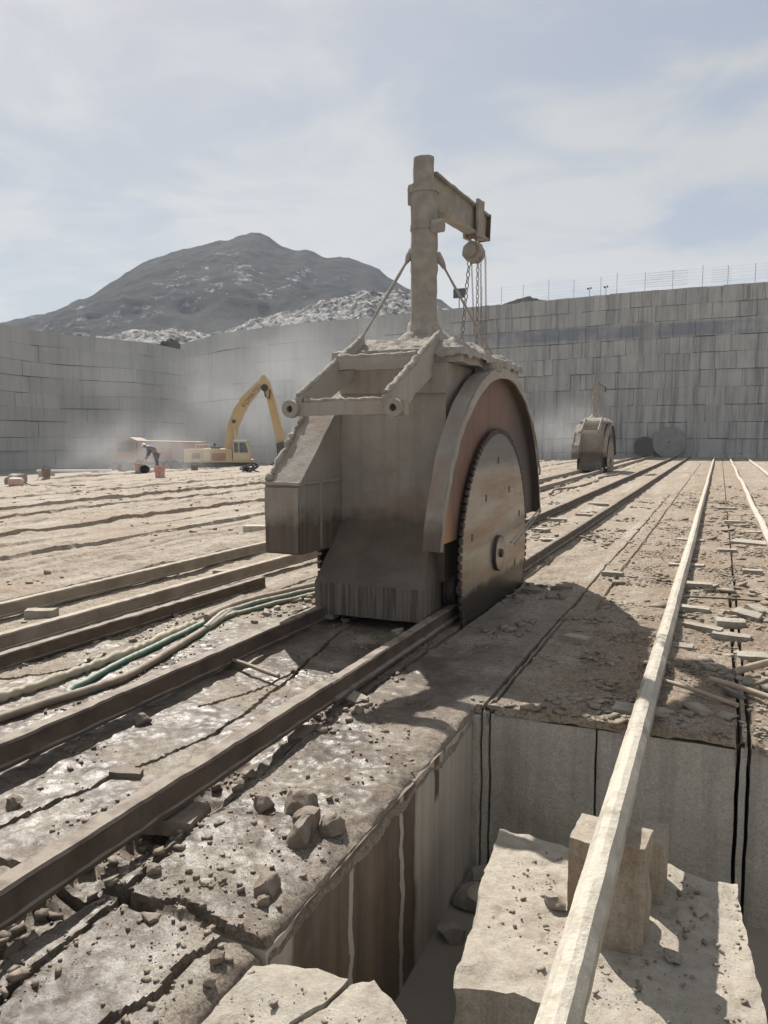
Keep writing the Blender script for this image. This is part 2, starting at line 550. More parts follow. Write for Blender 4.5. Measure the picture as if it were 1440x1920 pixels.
simple('dark_steel', (0.055, 0.048, 0.044), (0.11, 0.09, 0.075), 9, 0.6, 0.4, 0.004, 50, 0.4, 0.4)
simple('rail_rust', (0.070, 0.050, 0.038), (0.125, 0.090, 0.066), 5, 0.75, 0.6, 0.008, 45, 0.35, 0.0, (0.27, 0.225, 0.18), 0.12)
simple('rail_dusty', (0.22, 0.18, 0.145), (0.30, 0.255, 0.205), 4, 0.9, 0.5, 0.006, 45, 0.2, 0.0, (0.44, 0.39, 0.32), 0.3)
simple('rail_pale', (0.33, 0.285, 0.225), (0.46, 0.415, 0.34), 7, 0.85, 0.9, 0.012, 34, 0.2, 0.0, (0.54, 0.495, 0.415))
simple('chain', (0.17, 0.135, 0.11), (0.27, 0.22, 0.18), 30, 0.7, 0.3, 0.003, 80, 0.4, 0.3)
simple('dusty_metal', (0.25, 0.228, 0.198), (0.33, 0.30, 0.26), 9, 0.9, 0.6, 0.01, 32, 0.2, 0.0, (0.43, 0.395, 0.34))
simple('yellow_paint', (0.50, 0.33, 0.13), (0.52, 0.38, 0.20), 1.3, 0.6, 0.1, 0.01, 8, 0.4, 0.0, (0.52, 0.43, 0.30))
simple('pale_yellow', (0.55, 0.45, 0.24), (0.58, 0.50, 0.32), 1.3, 0.6, 0.1, 0.01, 8, 0.4, 0.0, (0.52, 0.46, 0.36))
simple('orange_paint', (0.27, 0.125, 0.07), (0.27, 0.15, 0.10), 1.3, 0.6, 0.1, 0.01, 8, 0.4, 0.0, (0.34, 0.26, 0.20))
simple('black_rubber', (0.03, 0.028, 0.026), (0.055, 0.05, 0.046), 5, 0.85, 0.3, 0.01, 20)
simple('grille', (0.14, 0.11, 0.07), (0.2, 0.16, 0.10), 5, 0.85, 0.3, 0.01, 20)
simple('boom_print', (0.05, 0.05, 0.07), (0.08, 0.08, 0.1), 5, 0.8, 0)
m = NT('cab_glass', 0.12, 0.5)
m.color(m.mix(m.rng(m.noise(1.5), 0.4, 0.6), (0.05, 0.065, 0.075), (0.10, 0.12, 0.13)))
M['cab_glass'] = m.m
simple('green_hose', (0.035, 0.15, 0.10), (0.06, 0.21, 0.145), 8, 0.6, 0.2, 0.003, 60, 0.4, 0.0, (0.30, 0.30, 0.24))
simple('dull_green_hose', (0.10, 0.16, 0.12), (0.19, 0.23, 0.18), 8, 0.7, 0.2, 0.003, 60, 0.4, 0.0, (0.38, 0.36, 0.30))
simple('tan_hose', (0.21, 0.16, 0.12), (0.31, 0.25, 0.195), 6, 0.8, 0.4, 0.006, 30, 0.3, 0.0, (0.36, 0.305, 0.245))
simple('cream_sleeve', (0.34, 0.29, 0.21), (0.48, 0.43, 0.33), 6, 0.75, 0.3, 0.006, 30)
simple('chip_stone', (0.20, 0.165, 0.125), (0.36, 0.31, 0.25), 3, 0.9, 0.6, 0.006, 40)
simple('wet_rock', (0.15, 0.115, 0.085), (0.27, 0.22, 0.17), 9, 0.7, 0.8, 0.012, 22, 0.4)
simple('blue_cloth', (0.10, 0.155, 0.25), (0.16, 0.215, 0.31), 9, 0.9, 0.2)
simple('grey_cloth', (0.13, 0.125, 0.12), (0.2, 0.19, 0.18), 9, 0.9, 0.2)
simple('skin', (0.36, 0.22, 0.15), (0.40, 0.25, 0.18), 9, 0.6, 0.1)
simple('white_plastic', (0.70, 0.69, 0.66), (0.78, 0.77, 0.74), 5, 0.5, 0.1)
simple('pink_plastic', (0.52, 0.32, 0.25), (0.62, 0.47, 0.40), 7, 0.6, 0.1)
simple('red_plastic', (0.50, 0.16, 0.11), (0.64, 0.50, 0.44), 9, 0.6, 0.1)
simple('brown_plastic', (0.20, 0.14, 0.09), (0.30, 0.22, 0.15), 9, 0.7, 0.1)
simple('grey_tarp', (0.24, 0.24, 0.235), (0.36, 0.355, 0.34), 4, 0.8, 0.5, 0.02, 14)
simple('white_wall', (0.60, 0.59, 0.57), (0.68, 0.67, 0.65), 2, 0.9, 0.1)
simple('wire', (0.25, 0.25, 0.25), (0.33, 0.33, 0.32), 2, 0.6, 0)
simple('sign_dark', (0.05, 0.055, 0.07), (0.08, 0.085, 0.1), 2, 0.6, 0)
simple('disc_grey', (0.19, 0.182, 0.17), (0.27, 0.26, 0.245), 1.5, 0.8, 0.2, 0.01, 12)
simple('timber', (0.33, 0.26, 0.19), (0.44, 0.36, 0.27), 7, 0.9, 0.5, 0.008, 30)


# ------------------------------------------------------------------ mesh helpers
def tag(o, label=None, cat=None, group=None, kind=None):
    if label: o['label'] = label
    if cat: o['category'] = cat
    if group: o['group'] = group
    if kind: o['kind'] = kind
    return o


def empty(name, loc=(0, 0, 0), rz=0.0, label=None, cat=None, group=None):
    o = bpy.data.objects.new(name, None)
    COL.objects.link(o)
    o.empty_display_size = 0.2
    o.location = loc
    o.rotation_euler = (0, 0, rz)
    return tag(o, label, cat, group)


def mesh_obj(name, verts, faces, mat, parent=None, smooth=None):
    me = bpy.data.meshes.new(name)
    me.from_pydata([tuple(v) for v in verts], [], faces)
    if mat: me.materials.append(M[mat])
    if smooth is not None:
        me.polygons.foreach_set('use_smooth', [True] * len(me.polygons))
        if smooth < 179:
            me.set_sharp_from_angle(angle=R(smooth))
    me.update()
    o = bpy.data.objects.new(name, me)
    COL.objects.link(o)
    if parent: o.parent = parent
    return o


class MB:
    def __init__(self, off=(0, 0, 0)):
        self.v = []; self.f = []; self.off = np.array(off, float)

    def add(self, vs, fs):
        k = len(self.v)
        self.v += [tuple(map(float, p)) for p in vs]
        self.f += [tuple(i + k for i in f) for f in fs]
        return self

    def box(self, x0, x1, y0, y1, z0, z1, rot=None, piv=None):
        vs = [(x, y, z) for z in (z0, z1) for y in (y0, y1) for x in (x0, x1)]
        if rot is not None:
            p = Vector(piv) if piv is not None else Vector(((x0 + x1) / 2, (y0 + y1) / 2, (z0 + z1) / 2))
            vs = [tuple(rot @ (Vector(v) - p) + p) for v in vs]
        return self.add(vs, [(0, 2, 3, 1), (4, 5, 7, 6), (0, 1, 5, 4), (2, 6, 7, 3), (0, 4, 6, 2), (1, 3, 7, 5)])

    def prism(self, poly, a, b, axis='x'):
        n = len(poly)
        def pt(p, t):
            return (t, p[0], p[1]) if axis == 'x' else ((p[0], t, p[1]) if axis == 'y' else (p[0], p[1], t))
        vs = [pt(p, a) for p in poly] + [pt(p, b) for p in poly]
        fs = [tuple(range(n))[::-1], tuple(range(n, 2 * n))]
        fs += [(i, (i + 1) % n, n + (i + 1) % n, n + i) for i in range(n)]
        return self.add(vs, fs)

    def tube(self, path, r, n=10, caps=True, rough=0.0):
        path = [Vector(p) for p in path]
        rs = r if isinstance(r, (list, tuple)) else [r] * len(path)
        rings = []
        prev = None
        for i, p in enumerate(path):
            t = (path[min(i + 1, len(path) - 1)] - path[max(i - 1, 0)]).normalized()
            if prev is None:
                u = t.orthogonal().normalized()
            else:
                u = (prev - t * prev.dot(t)).normalized()
            prev = u
            w = t.cross(u)
            rr = rs[i] * (1 + rough * random.uniform(-1, 1))
            rings.append([p + (u * math.cos(2 * math.pi * k / n) + w * math.sin(2 * math.pi * k / n)) * rr for k in range(n)])
        vs = [v for rg in rings for v in rg]
        fs = []
        for i in range(len(path) - 1):
            for k in range(n):
                fs.append((i * n + k, i * n + (k + 1) % n, (i + 1) * n + (k + 1) % n, (i + 1) * n + k))
        if caps:
            fs.append(tuple(range(n))[::-1])
            fs.append(tuple((len(path) - 1) * n + k for k in range(n)))
        return self.add(vs, fs)

    def cyl(self, p0, p1, r0, r1=None, n=16):
        return self.tube([p0, p1], [r0, r0 if r1 is None else r1], n)

    def lathe(self, prof, n=20, c=(0, 0, 0), cap=True):
        vs = []
        for (r, z) in prof:
            for k in range(n):
                a = 2 * math.pi * k / n
                vs.append((c[0] + r * math.cos(a), c[1] + r * math.sin(a), c[2] + z))
        fs = []
        for i in range(len(prof) - 1):
            for k in range(n):
                fs.append((i * n + k, i * n + (k + 1) % n, (i + 1) * n + (k + 1) % n, (i + 1) * n + k))
        if cap:
            fs.append(tuple(range(n))[::-1])
            fs.append(tuple((len(prof) - 1) * n + k for k in range(n)))
        return self.add(vs, fs)

    def torus(self, c, rad, r, axis, n=12, k=6, stretch=1.0, sdir=None):
        ax = Vector(axis).normalized()
        u = Vector(sdir).normalized() if sdir is not None else ax.orthogonal().normalized()
        w = ax.cross(u)
        c = Vector(c)
        vs = []
        for i in range(n):
            a = 2 * math.pi * i / n
            d = u * math.cos(a) * stretch + w * math.sin(a)
            dn = d.normalized()
            for j in range(k):
                b = 2 * math.pi * j / k
                vs.append(c + d * rad + dn * r * math.cos(b) + ax * r * math.sin(b))
        fs = [(i * k + j, ((i + 1) % n) * k + j, ((i + 1) % n) * k + (j + 1) % k, i * k + (j + 1) % k) for i in range(n) for j in range(k)]
        return self.add(vs, fs)

    def build(self, name, mat, parent=None, smooth=None, crust=None, bevel=0.0):
        V = np.array(self.v) - self.off
        if crust is None and not bevel:
            return mesh_obj(name, V, self.f, mat, parent, smooth)
        bm = bmesh.new()
        bv = [bm.verts.new(v) for v in V]
        for f in self.f:
            try: bm.faces.new([bv[i] for i in f])
            except ValueError: pass
        if bevel:
            ed = [e for e in bm.edges if len(e.link_faces) == 2 and e.calc_face_angle(0) > 0.5]
            bmesh.ops.bevel(bm, geom=ed, offset=bevel, segments=1, affect='EDGES', clamp_overlap=True)
        if crust is not None:
            seg, amp, scl = crust
            bmesh.ops.triangulate(bm, faces=[f for f in bm.faces if len(f.verts) > 4])
            for _ in range(7):
                ed = [e for e in bm.edges if e.calc_length() > seg * 1.4]
                if not ed: break
                bmesh.ops.subdivide_edges(bm, edges=ed, cuts=1, use_grid_fill=True)
            bmesh.ops.triangulate(bm, faces=bm.faces[:])
            bm.verts.ensure_lookup_table()
            P = np.array([v.co[:] for v in bm.verts])
            W = P + np.array([3.1, 7.7, 1.9]) + self.off
            D = np.stack([vn3(W * scl, 3 + i) + 0.5 * vn3(W * scl * 2.3, 9 + i) + 0.3 * vn3(W * scl * 5.1, 19 + i) for i in range(3)], 1) * amp
            for v, d in zip(bm.verts, D):
                v.co = v.co + Vector(d)
        bmesh.ops.recalc_face_normals(bm, faces=bm.faces[:])
        me = bpy.data.meshes.new(name)
        bm.to_mesh(me); bm.free()
        me.materials.append(M[mat])
        if smooth is not None:
            me.polygons.foreach_set('use_smooth', [True] * len(me.polygons))
            if smooth < 179: me.set_sharp_from_angle(angle=R(smooth))
        o = bpy.data.objects.new(name, me)
        COL.objects.link(o)
        if parent: o.parent = parent
        return o


def copy_tree(o, parent=None):
    c = o.copy()
    COL.objects.link(c)
    if parent: c.parent = parent
    for ch in list(o.children):
        copy_tree(ch, c)
    return c


def rock_mesh(name, sx, sy, sz, seed, mat, cuts=2, sharp=35):
    """an angular broken lump: a cube sliced by random planes, then roughened"""
    rr = random.Random(seed)
    bm = bmesh.new()
    bmesh.ops.create_cube(bm, size=1.0)
    for _ in range(7):
        nrm = Vector((rr.uniform(-1, 1), rr.uniform(-1, 1), rr.uniform(-0.5, 1))).normalized()
        g = bm.verts[:] + bm.edges[:] + bm.faces[:]
        r = bmesh.ops.bisect_plane(bm, geom=g, plane_co=nrm * rr.uniform(0.36, 0.52), plane_no=nrm, clear_outer=True)
        ed = [e for e in r['geom_cut'] if isinstance(e, bmesh.types.BMEdge)]
        if ed:
            bmesh.ops.holes_fill(bm, edges=ed)
    bmesh.ops.triangulate(bm, faces=bm.faces[:])
    for _ in range(cuts):
        bmesh.ops.subdivide_edges(bm, edges=bm.edges[:], cuts=1, use_grid_fill=True)
    P = np.array([v.co[:] for v in bm.verts]) + seed * 3.7
    D = np.stack([vn3(P * 3.5, i) + 0.5 * vn3(P * 8, 7 + i) for i in range(3)], 1) * 0.045
    for v, d in zip(bm.verts, D):
        v.co = (v.co + Vector(d)) * Vector((sx, sy, sz)) if False else Vector(((v.co.x + d[0]) * sx, (v.co.y + d[1]) * sy, (v.co.z + d[2]) * sz))
    bmesh.ops.recalc_face_normals(bm, faces=bm.faces[:])
    me = bpy.data.meshes.new(name)
    bm.to_mesh(me); bm.free()
    me.materials.append(M[mat])
    me.polygons.foreach_set('use_smooth', [True] * len(me.polygons))
    me.set_sharp_from_angle(angle=R(sharp))
    return me


# ------------------------------------------------------------------ the quarry floor
RAIL_X = dict(A=-0.36, A2=0.80, B=-2.28, C=-3.39, D=-5.28, E=-6.30)
PITX, PITY = -1.41, 4.74
EDGE = [(-24.0, -5.0), (-24.3, 14.0), (-25.6, 21.4), (-29.4, 28.6), (-28.6, 33.0), (-27.6, 36.0), (-26.0, 41.7), (-12.4, 57.4), (-10.6, 66.0), (-10.6, 80.0)]
CRACKS = [
    ([(-2.00, 0.6), (-2.02, 1.6), (-2.06, 2.15), (-2.15, 2.9), (-2.19, 3.5), (-2.18, 4.3), (-2.14, 5.2), (-2.13, 9.0)], 0.013, 0.26),
    ([(-2.75, 2.17), (-2.35, 2.18), (-2.10, 2.20), (-1.9, 2.185), (-1.78, 2.22), (-1.65, 2.18), (-1.52, 2.165), (-1.38, 2.14)], 0.017, 0.28),
    ([(-1.52, 2.16), (-1.60, 2.0), (-1.58, 1.86), (-1.66, 1.7), (-1.68, 1.2), (-1.72, 0.4)], 0.015, 0.25),
    ([(-2.95, 2.2), (-2.85, 2.95), (-2.70, 3.6), (-2.74, 4.2), (-2.83, 4.9), (-3.0, 5.7), (-3.07, 6.1), (-3.05, 7.5)], 0.010, 0.14),
    ([(-3.06, 4.0), (-2.9, 4.35), (-2.86, 4.9)], 0.009, 0.10),
    ([(-2.28, 1.2), (-2.3, 1.7), (-2.22, 2.18)], 0.012, 0.2),
    ([(-4.9, 3.8), (-4.6, 3.95), (-4.45, 4.3), (-4.5, 4.7)], 0.012, 0.12),
]
KERFS = [(-1.345, 0.010, 0.09, 4.6, 26), (-1.30, 0.010, 0.09, 4.6, 8.5), (0.17, 0.009, 0.12, 4.6, 11), (0.225, 0.010, 0.14, 4.6, 70),
         (-3.555, 0.018, 0.10, 6.0, 30), (-2.13, 0.02, 0.10, 6.0, 26), (-4.6, 0.03, 0.04, 6, 60), (-1.1, 0.02, 0.03, 8, 60)]


def seg_dist(x, y, pts):
    d = np.full(x.shape, 1e9)
    for (ax, ay), (bx, by) in zip(pts[:-1], pts[1:]):
        vx, vy = bx - ax, by - ay
        t = np.clip(((x - ax) * vx + (y - ay) * vy) / (vx * vx + vy * vy), 0, 1)
        d = np.minimum(d, np.hypot(x - ax - t * vx, y - ay - t * vy))
    return d


def inside_edge(x, y):
    """signed distance from the bench edge, positive on the bench"""
    ey = np.array([p[1] for p in EDGE]); ex = np.array([p[0] for p in EDGE])
    return (x - np.interp(y, ey, ex)) * 0.75


def floor_h(x, y):
    x = np.asarray(x, float); y = np.asarray(y, float)
    h = 0.018 * fbm2(x * 0.7, y * 0.35, 3, 1)
    calm = 1 - 0.55 * sstep(-4.8, -4.2, x) * sstep(-1.2, -1.5, x) * sstep(8, 6, y)
    n = fbm2(x * 1.9, y * 1.6, 4, 5)
    patch = sstep(-0.25, 0.3, fbm2(x * 0.45, y * 0.3, 3, 8))
    a = (n + 1) * 5.5
    fl = np.floor(a); fr = a - fl
    h = h + 0.0095 * (fl + sstep(0.0, 0.22, fr) - 5.5) * (0.30 + 0.7 * patch) * calm
    # flaky crust
    n2 = fbm2(x * 6.5, y * 5.0, 3, 12)
    a2 = (n2 + 1) * 4
    f2 = np.floor(a2); r2 = a2 - f2
    h = h + 0.0042 * (f2 + sstep(0, 0.3, r2) - 4) * sstep(-0.15, 0.25, fbm2(x * 0.9, y * 0.9, 2, 15))
    h = h + 0.006 * fbm2(x * 14, y * 14, 3, 21)
    pit_ = fbm2(x * 22, y * 22, 2, 23)
    h = h + 0.011 * (np.maximum(0, pit_ - 0.22) - np.maximum(0, -pit_ - 0.25)) * sstep(-0.3, 0.2, fbm2(x * 1.7, y * 1.7, 2, 25))
    # dirt lumps between the rails
    lump = np.maximum(0, fbm2(x * 9, y * 6, 3, 31) - 0.12)
    dirt = np.exp(-((x - 0.35) / 0.55) ** 2) + 0.8 * np.exp(-((x + 0.75) / 0.35) ** 2) + 0.5 * np.exp(-((x + 2.0) / 0.25) ** 2) + 0.6 * np.exp(-((x + 4.9) / 0.3) ** 2)
    h = h + 0.055 * lump * dirt * sstep(-0.3, 0.3, fbm2(x * 0.8, y * 0.5, 2, 33))
    # old saw passes: low steps and grooves running along the rails on the left
    wob = 0.05 * fbm2(x * 0.0 + 3, y * 0.35, 3, 41)
    u = (x + wob + 6.9) / 0.93
    k = np.floor(u); f = u - k
    lev = _hash(k.astype(np.int64) + 5000, k.astype(np.int64) * 0 + 3, k.astype(np.int64) * 0, 77) * 0.06
    left = sstep(-6.6, -7.2, x)
    g = np.exp(-((f - 0.06) / 0.07) ** 2) * (0.5 + 0.5 * fbm2(x * 0.5, y * 1.2, 3, 43))
    h = h + left * (lev - 0.075 * g + 0.05 * np.exp(-((f - 0.22) / 0.06) ** 2) * np.maximum(0, fbm2(x, y * 2.2, 4, 45) + 0.15))
    g2 = np.abs((x + wob * 1.6 + 7.3) / 0.37 - np.round((x + wob * 1.6 + 7.3) / 0.37))
    h = h - left * 0.045 * np.exp(-(g2 / 0.13) ** 2) * sstep(0.0, 0.35, fbm2(x * 1.1, y * 0.18, 3, 53))
    h = h + left * (0.028 * fbm2(x * 2.5, y * 1.2, 4, 49) + 0.05 * np.maximum(0, fbm2(x * 1.3, y * 3.0, 3, 51) - 0.1))
    # broken trench under and beside the near right rail of the saw
    tr = np.exp(-((x + 2.30 + 0.05 * fbm2(y * 1.5, y * 0, 2, 61)) / 0.12) ** 4) * sstep(5.0, 4.0, y)
    h = h - tr * (0.075 + 0.05 * fbm2(x * 7, y * 7, 3, 63))
    for pts, w, dep in CRACKS:
        wx = 0.030 * fbm2(x * 5, y * 5, 3, 71); wy = 0.030 * fbm2(x * 5 + 9, y * 5, 3, 73)
        m_ = (x > min(p[0] for p in pts) - 0.4) & (x < max(p[0] for p in pts) + 0.4) & (y > min(p[1] for p in pts) - 0.4) & (y < max(p[1] for p in pts) + 0.4)
        if m_.any():
            d = seg_dist(x[m_] + wx[m_], y[m_] + wy[m_], pts) if x.ndim else seg_dist(x + wx, y + wy, pts)
            cut = dep * (1 - sstep(w * 0.55, w * 1.1, d))
            if x.ndim: h[m_] -= cut
            else: h = h - cut
    for kx, w, dep, y0, y1 in KERFS:
        xx = x + 0.008 * fbm2(y * 1.1, y * 0, 3, 81)
        h = h - dep * (1 - sstep(w * 0.5, w * 1.1, np.abs(xx - kx))) * sstep(y0 - 0.1, y0, y) * (1 - sstep(y1 - 3, y1, y + 2 * fbm2(y * 0.5, x, 2, 83)))
    # pieces split off beyond the cross crack sit a little lower
    h = h - 0.03 * sstep(2.19, 2.16, y) * sstep(-2.6, -2.1, x) * (x < -1.3)
    h = h - 0.022 * sstep(-2.17, -2.20, x - 0.0) * sstep(4.2, 2.2, y)
    # rounded, chipped rim of the pit
    dx = PITX - x; dy = y - PITY
    rim = np.where(x < PITX, np.where(y > PITY, 9, dx), np.where(y > PITY, dy, 9))
    rim = np.where((x < PITX) & (y > PITY), np.hypot(dx, dy), rim)
    chip = 0.035 + 0.06 * np.maximum(0, fbm2(x * 3, y * 3, 3, 91))
    h = h - 0.05 * np.exp(-np.maximum(rim, 0) / chip) * (0.7 + 0.6 * fbm2(x * 6, y * 6, 3, 93))
    # the bench ends in a face down to the lower terrace
    e = inside_edge(x, y) + 0.7 * fbm2(x * 0.5, y * 0.5, 3, 95)
    h = h - 0.10 * sstep(1.2, 0.0, e)
    h = np.where(e < 0, h * 0 - 0.1 - 1.2 * sstep(0, -0.5, e), h)
    return h


def graded(knots):
    """knots: list of (coordinate, step) ; steps grow linearly between knots"""
    out = [knots[0][0]]
    for (a, sa), (b, sb) in zip(knots[:-1], knots[1:]):
        x = a
        pts = []
        while x < b:
            s = sa + (sb - sa) * (x - a) / (b - a)
            x += s
            pts.append(x)
        k = (b - a) / (pts[-1] - a)
        out += [a + (p - a) * k for p in pts]
    return np.array(out)


gx = np.concatenate([graded([(-34, 0.15), (-16, 0.06), (-6.8, 0.030), (-4.6, 0.014), (PITX, 0.0125)]), graded([(PITX, 0.0125), (0.4, 0.0125), (1.4, 0.03), (4, 0.10), (20, 0.8)])[1:]])
gy = np.concatenate([graded([(-2.5, 0.2), (0.8, 0.03), (1.5, 0.0125), (PITY, 0.0145)]), graded([(PITY, 0.0145), (7, 0.022), (12, 0.05), (30, 0.16), (72.2, 0.5)])[1:]])
GX, GY = np.meshgrid(gx, gy)
H = floor_h(GX.ravel(), GY.ravel()).reshape(GX.shape)
nx, ny = len(gx), len(gy)
PX = GX.copy(); PY = GY.copy()
ix = int(np.argmin(np.abs(gx - PITX))); iy = int(np.argmin(np.abs(gy - PITY)))
jx = 0.002 + 0.012 * np.maximum(0, fbm2(gy * 5, gy * 0 + 1.5, 4, 101))
PX[:iy, ix] -= jx[:iy]
jy = 0.004 + 0.016 * np.maximum(0, fbm2(gx * 5, gx * 0 + 2.5, 4, 103))
PY[iy, ix:] += jy[ix:]
idx = np.arange(nx * ny).reshape(ny, nx)
lipd = 0.045 + 0.075 * np.maximum(0, fbm2(gy * 2.2, gy * 0 + 4.5, 4, 105) + 0.3)
lip1 = np.stack([np.full(iy + 1, PITX + 0.016) + 0.006 * fbm2(gy[:iy + 1] * 9, gy[:iy + 1] * 0, 3, 107), gy[:iy + 1], H[:iy + 1, ix] - lipd[:iy + 1]], -1)
lipe = 0.035 + 0.06 * np.maximum(0, fbm2(gx * 2.2, gx * 0 + 4.5, 4, 109) + 0.2)
lip2 = np.stack([gx[ix:], np.full(nx - ix, PITY - 0.018) + 0.006 * fbm2(gx[ix:] * 9, gx[ix:] * 0, 3, 111), H[iy, ix:] - lipe[ix:]], -1)
quads = np.stack([idx[:-1, :-1], idx[:-1, 1:], idx[1:, 1:], idx[1:, :-1]], -1)
keep = ~((np.arange(nx - 1)[None, :] >= ix) & (np.arange(ny - 1)[:, None] < iy))
quads = quads[keep].reshape(-1, 4)
V = np.stack([PX.ravel(), PY.ravel(), H.ravel()], -1)
k1 = len(V) + np.arange(iy + 1); k2 = len(V) + iy + 1 + np.arange(nx - ix)
V = np.concatenate([V, lip1, lip2])
q1 = np.stack([idx[:iy, ix], k1[:-1], k1[1:], idx[1:iy + 1, ix]], -1)
q2 = np.stack([idx[iy, ix:-1], k2[:-1], k2[1:], idx[iy, ix + 1:]], -1)
kf = [(a_, b_, h_) for a_, b_, h_ in ((-1.345, 0.02, 0), (-1.30, 0.018, 0), (0.17, 0.018, 0), (0.225, 0.018, 0))]
q2 = q2[~np.any([np.abs(gx[ix:-1] - a_) < b_ for a_, b_, h_ in kf], axis=0)]
quads = np.concatenate([quads, q1, q2])
me = bpy.data.meshes.new('quarry_floor')
me.vertices.add(len(V)); me.vertices.foreach_set('co', V.ravel())
me.loops.add(len(quads) * 4); me.loops.foreach_set('vertex_index', quads.ravel().astype(np.int32))
me.polygons.add(len(quads))
me.polygons.foreach_set('loop_start', np.arange(0, len(quads) * 4, 4, dtype=np.int32))
me.update(calc_edges=True)
me.validate()
me.polygons.foreach_set('use_smooth', [True] * len(me.polygons))
me.set_sharp_from_angle(angle=R(42))
me.materials.append(M['floor'])
floor = bpy.data.objects.new('quarry_floor', me)
COL.objects.link(floor)
tag(floor, 'dusty tan quarry floor with kerfs, cracks and rails', kind='structure')


def gz(x, y):
    return float(floor_h(np.array([float(x)]), np.array([float(y)]))[0])


mb = MB()
mb.add([(-880, -100, -1.1), (880, -100, -1.1), (880, 900, -1.1), (-880, 900, -1.1)], [(0, 1, 2, 3)])
tag(mb.build('ground', 'ground'), 'dusty lower terrace and pit bottom', kind='structure')

# cut granite blocks that make the walls of the pit
CR = (0.05, 0.006, 5)


def cut_block(x0, x1, y0, y1, z1, mat, z0=-1.25, crust=CR):
    mb = MB(); mb.box(x0, x1, y0, y1, z0, z1)
    return mb.build('granite_block', mat, floor, 40, crust)


cut_block(-1.9, PITX + 0.007, 2.17, 3.62, -0.058, 'wet_wall')
cut_block(-1.9, PITX + 0.007, 3.625, 4.66, -0.054, 'wet_wall')
cut_block(-1.9, -1.365, 4.667, 5.3, -0.05, 'granite')
cut_block(-1.352, -1.312, PITY - 0.01, 5.3, -0.03, 'granite', crust=(0.04, 0.004, 5))
cut_block(-1.296, -0.635, PITY - 0.006, 5.2, -0.045, 'granite')
cut_block(-0.622, 0.158, PITY - 0.006, 5.2, -0.045, 'granite')
cut_block(0.180, 0.214, PITY - 0.012, 5.3, -0.03, 'granite', crust=(0.04, 0.004, 5))
cut_block(0.236, 3.2, PITY + 0.004, 5.2, -0.03, 'granite')
cut_block(-1.95, -1.53, -1.0, 2.14, -0.11, 'granite')
cut_block(-1.50, -1.425, 0.3, 2.16, -0.09, 'slab_stone', crust=(0.04, 0.012, 5))
mb = MB(); mb.box(-2.4, 3.4, 5.35, 5.5, -1.3, -0.16)
bk = mb.build('back_fill', 'rock_gap', floor)
mb = MB(); mb.box(-2.2, -1.96, -1.5, 5.35, -1.3, -0.2)
mb.build('back_fill', 'rock_gap', floor)


# ------------------------------------------------------------------ loose blocks in the pit
def rough_block(name, poly, z0, z1, mat, label, cat='stone block', group=None, amp=0.013, seg=0.03, tilt=(0, 0)):
    cx = sum(p[0] for p in poly) / len(poly); cy = sum(p[1] for p in poly) / len(poly)
    mb = MB((cx, cy, z0))
    mb.prism(poly, z0, z1, 'z')
    o = mb.build(name, mat, None, 32, (seg, amp, 7.5))
    o.location = (cx, cy, z0)
    o.rotation_euler = (R(tilt[0]), R(tilt[1]), 0)
    return tag(o, label, cat, group)


rough_block('stone_block', [(-1.07, 4.06), (-0.9, 4.10), (-0.63, 4.02), (-0.40, 4.04), (-0.17, 4.08), (0.05, 4.02), (0.155, 4.03), (0.20, 3.6), (0.235, 3.13), (0.26, 2.6), (-0.2, 2.72), (-0.40, 2.81), (-0.68, 2.84), (-0.90, 2.79), (-0.98, 3.4)],
            -1.10, -0.46, 'pale_stone', 'large pale broken block on the pit bottom under the cream rail')
rough_block('stone_block', [(-1.405, 0.9), (-1.405, 2.08), (-1.36, 2.15), (-1.2, 2.19), (-1.085, 2.175), (-1.10, 2.05), (-1.16, 1.93), (-1.18, 1.8), (-1.24, 1.6), (-1.26, 0.9)],
            -1.10, -0.06, 'pale_stone', 'pale block left of the open crack at the near end of the pit', amp=0.012, seg=0.03)
rough_block('stone_block', [(-1.248, 0.9), (-1.228, 1.6), (-1.168, 1.8), (-1.147, 1.925), (-1.087, 2.045), (-1.07, 2.165), (-0.98, 2.20), (-0.90, 2.15), (-0.80, 2.06), (-0.70, 1.88), (-0.66, 0.9)],
            -1.10, -0.068, 'pale_stone', 'pale block right of the open crack, its broken rim over the pit', amp=0.012, seg=0.03)
rough_block('stone_block', [(0.34, 2.9), (0.33, 3.95), (0.62, 4.0), (0.95, 3.97), (0.95, 2.9)], -1.10, -0.42, 'pale_stone', 'pale block in the pit beside the large broken block, cut by the frame', amp=0.018)


def upright(poly, z1, label, mat='prop_stone', seg=0.035):
    rough_block('prop_stone', poly, -0.47, z1, mat, label, 'stone block', 'stones propping up the cream rail', 0.009, seg)


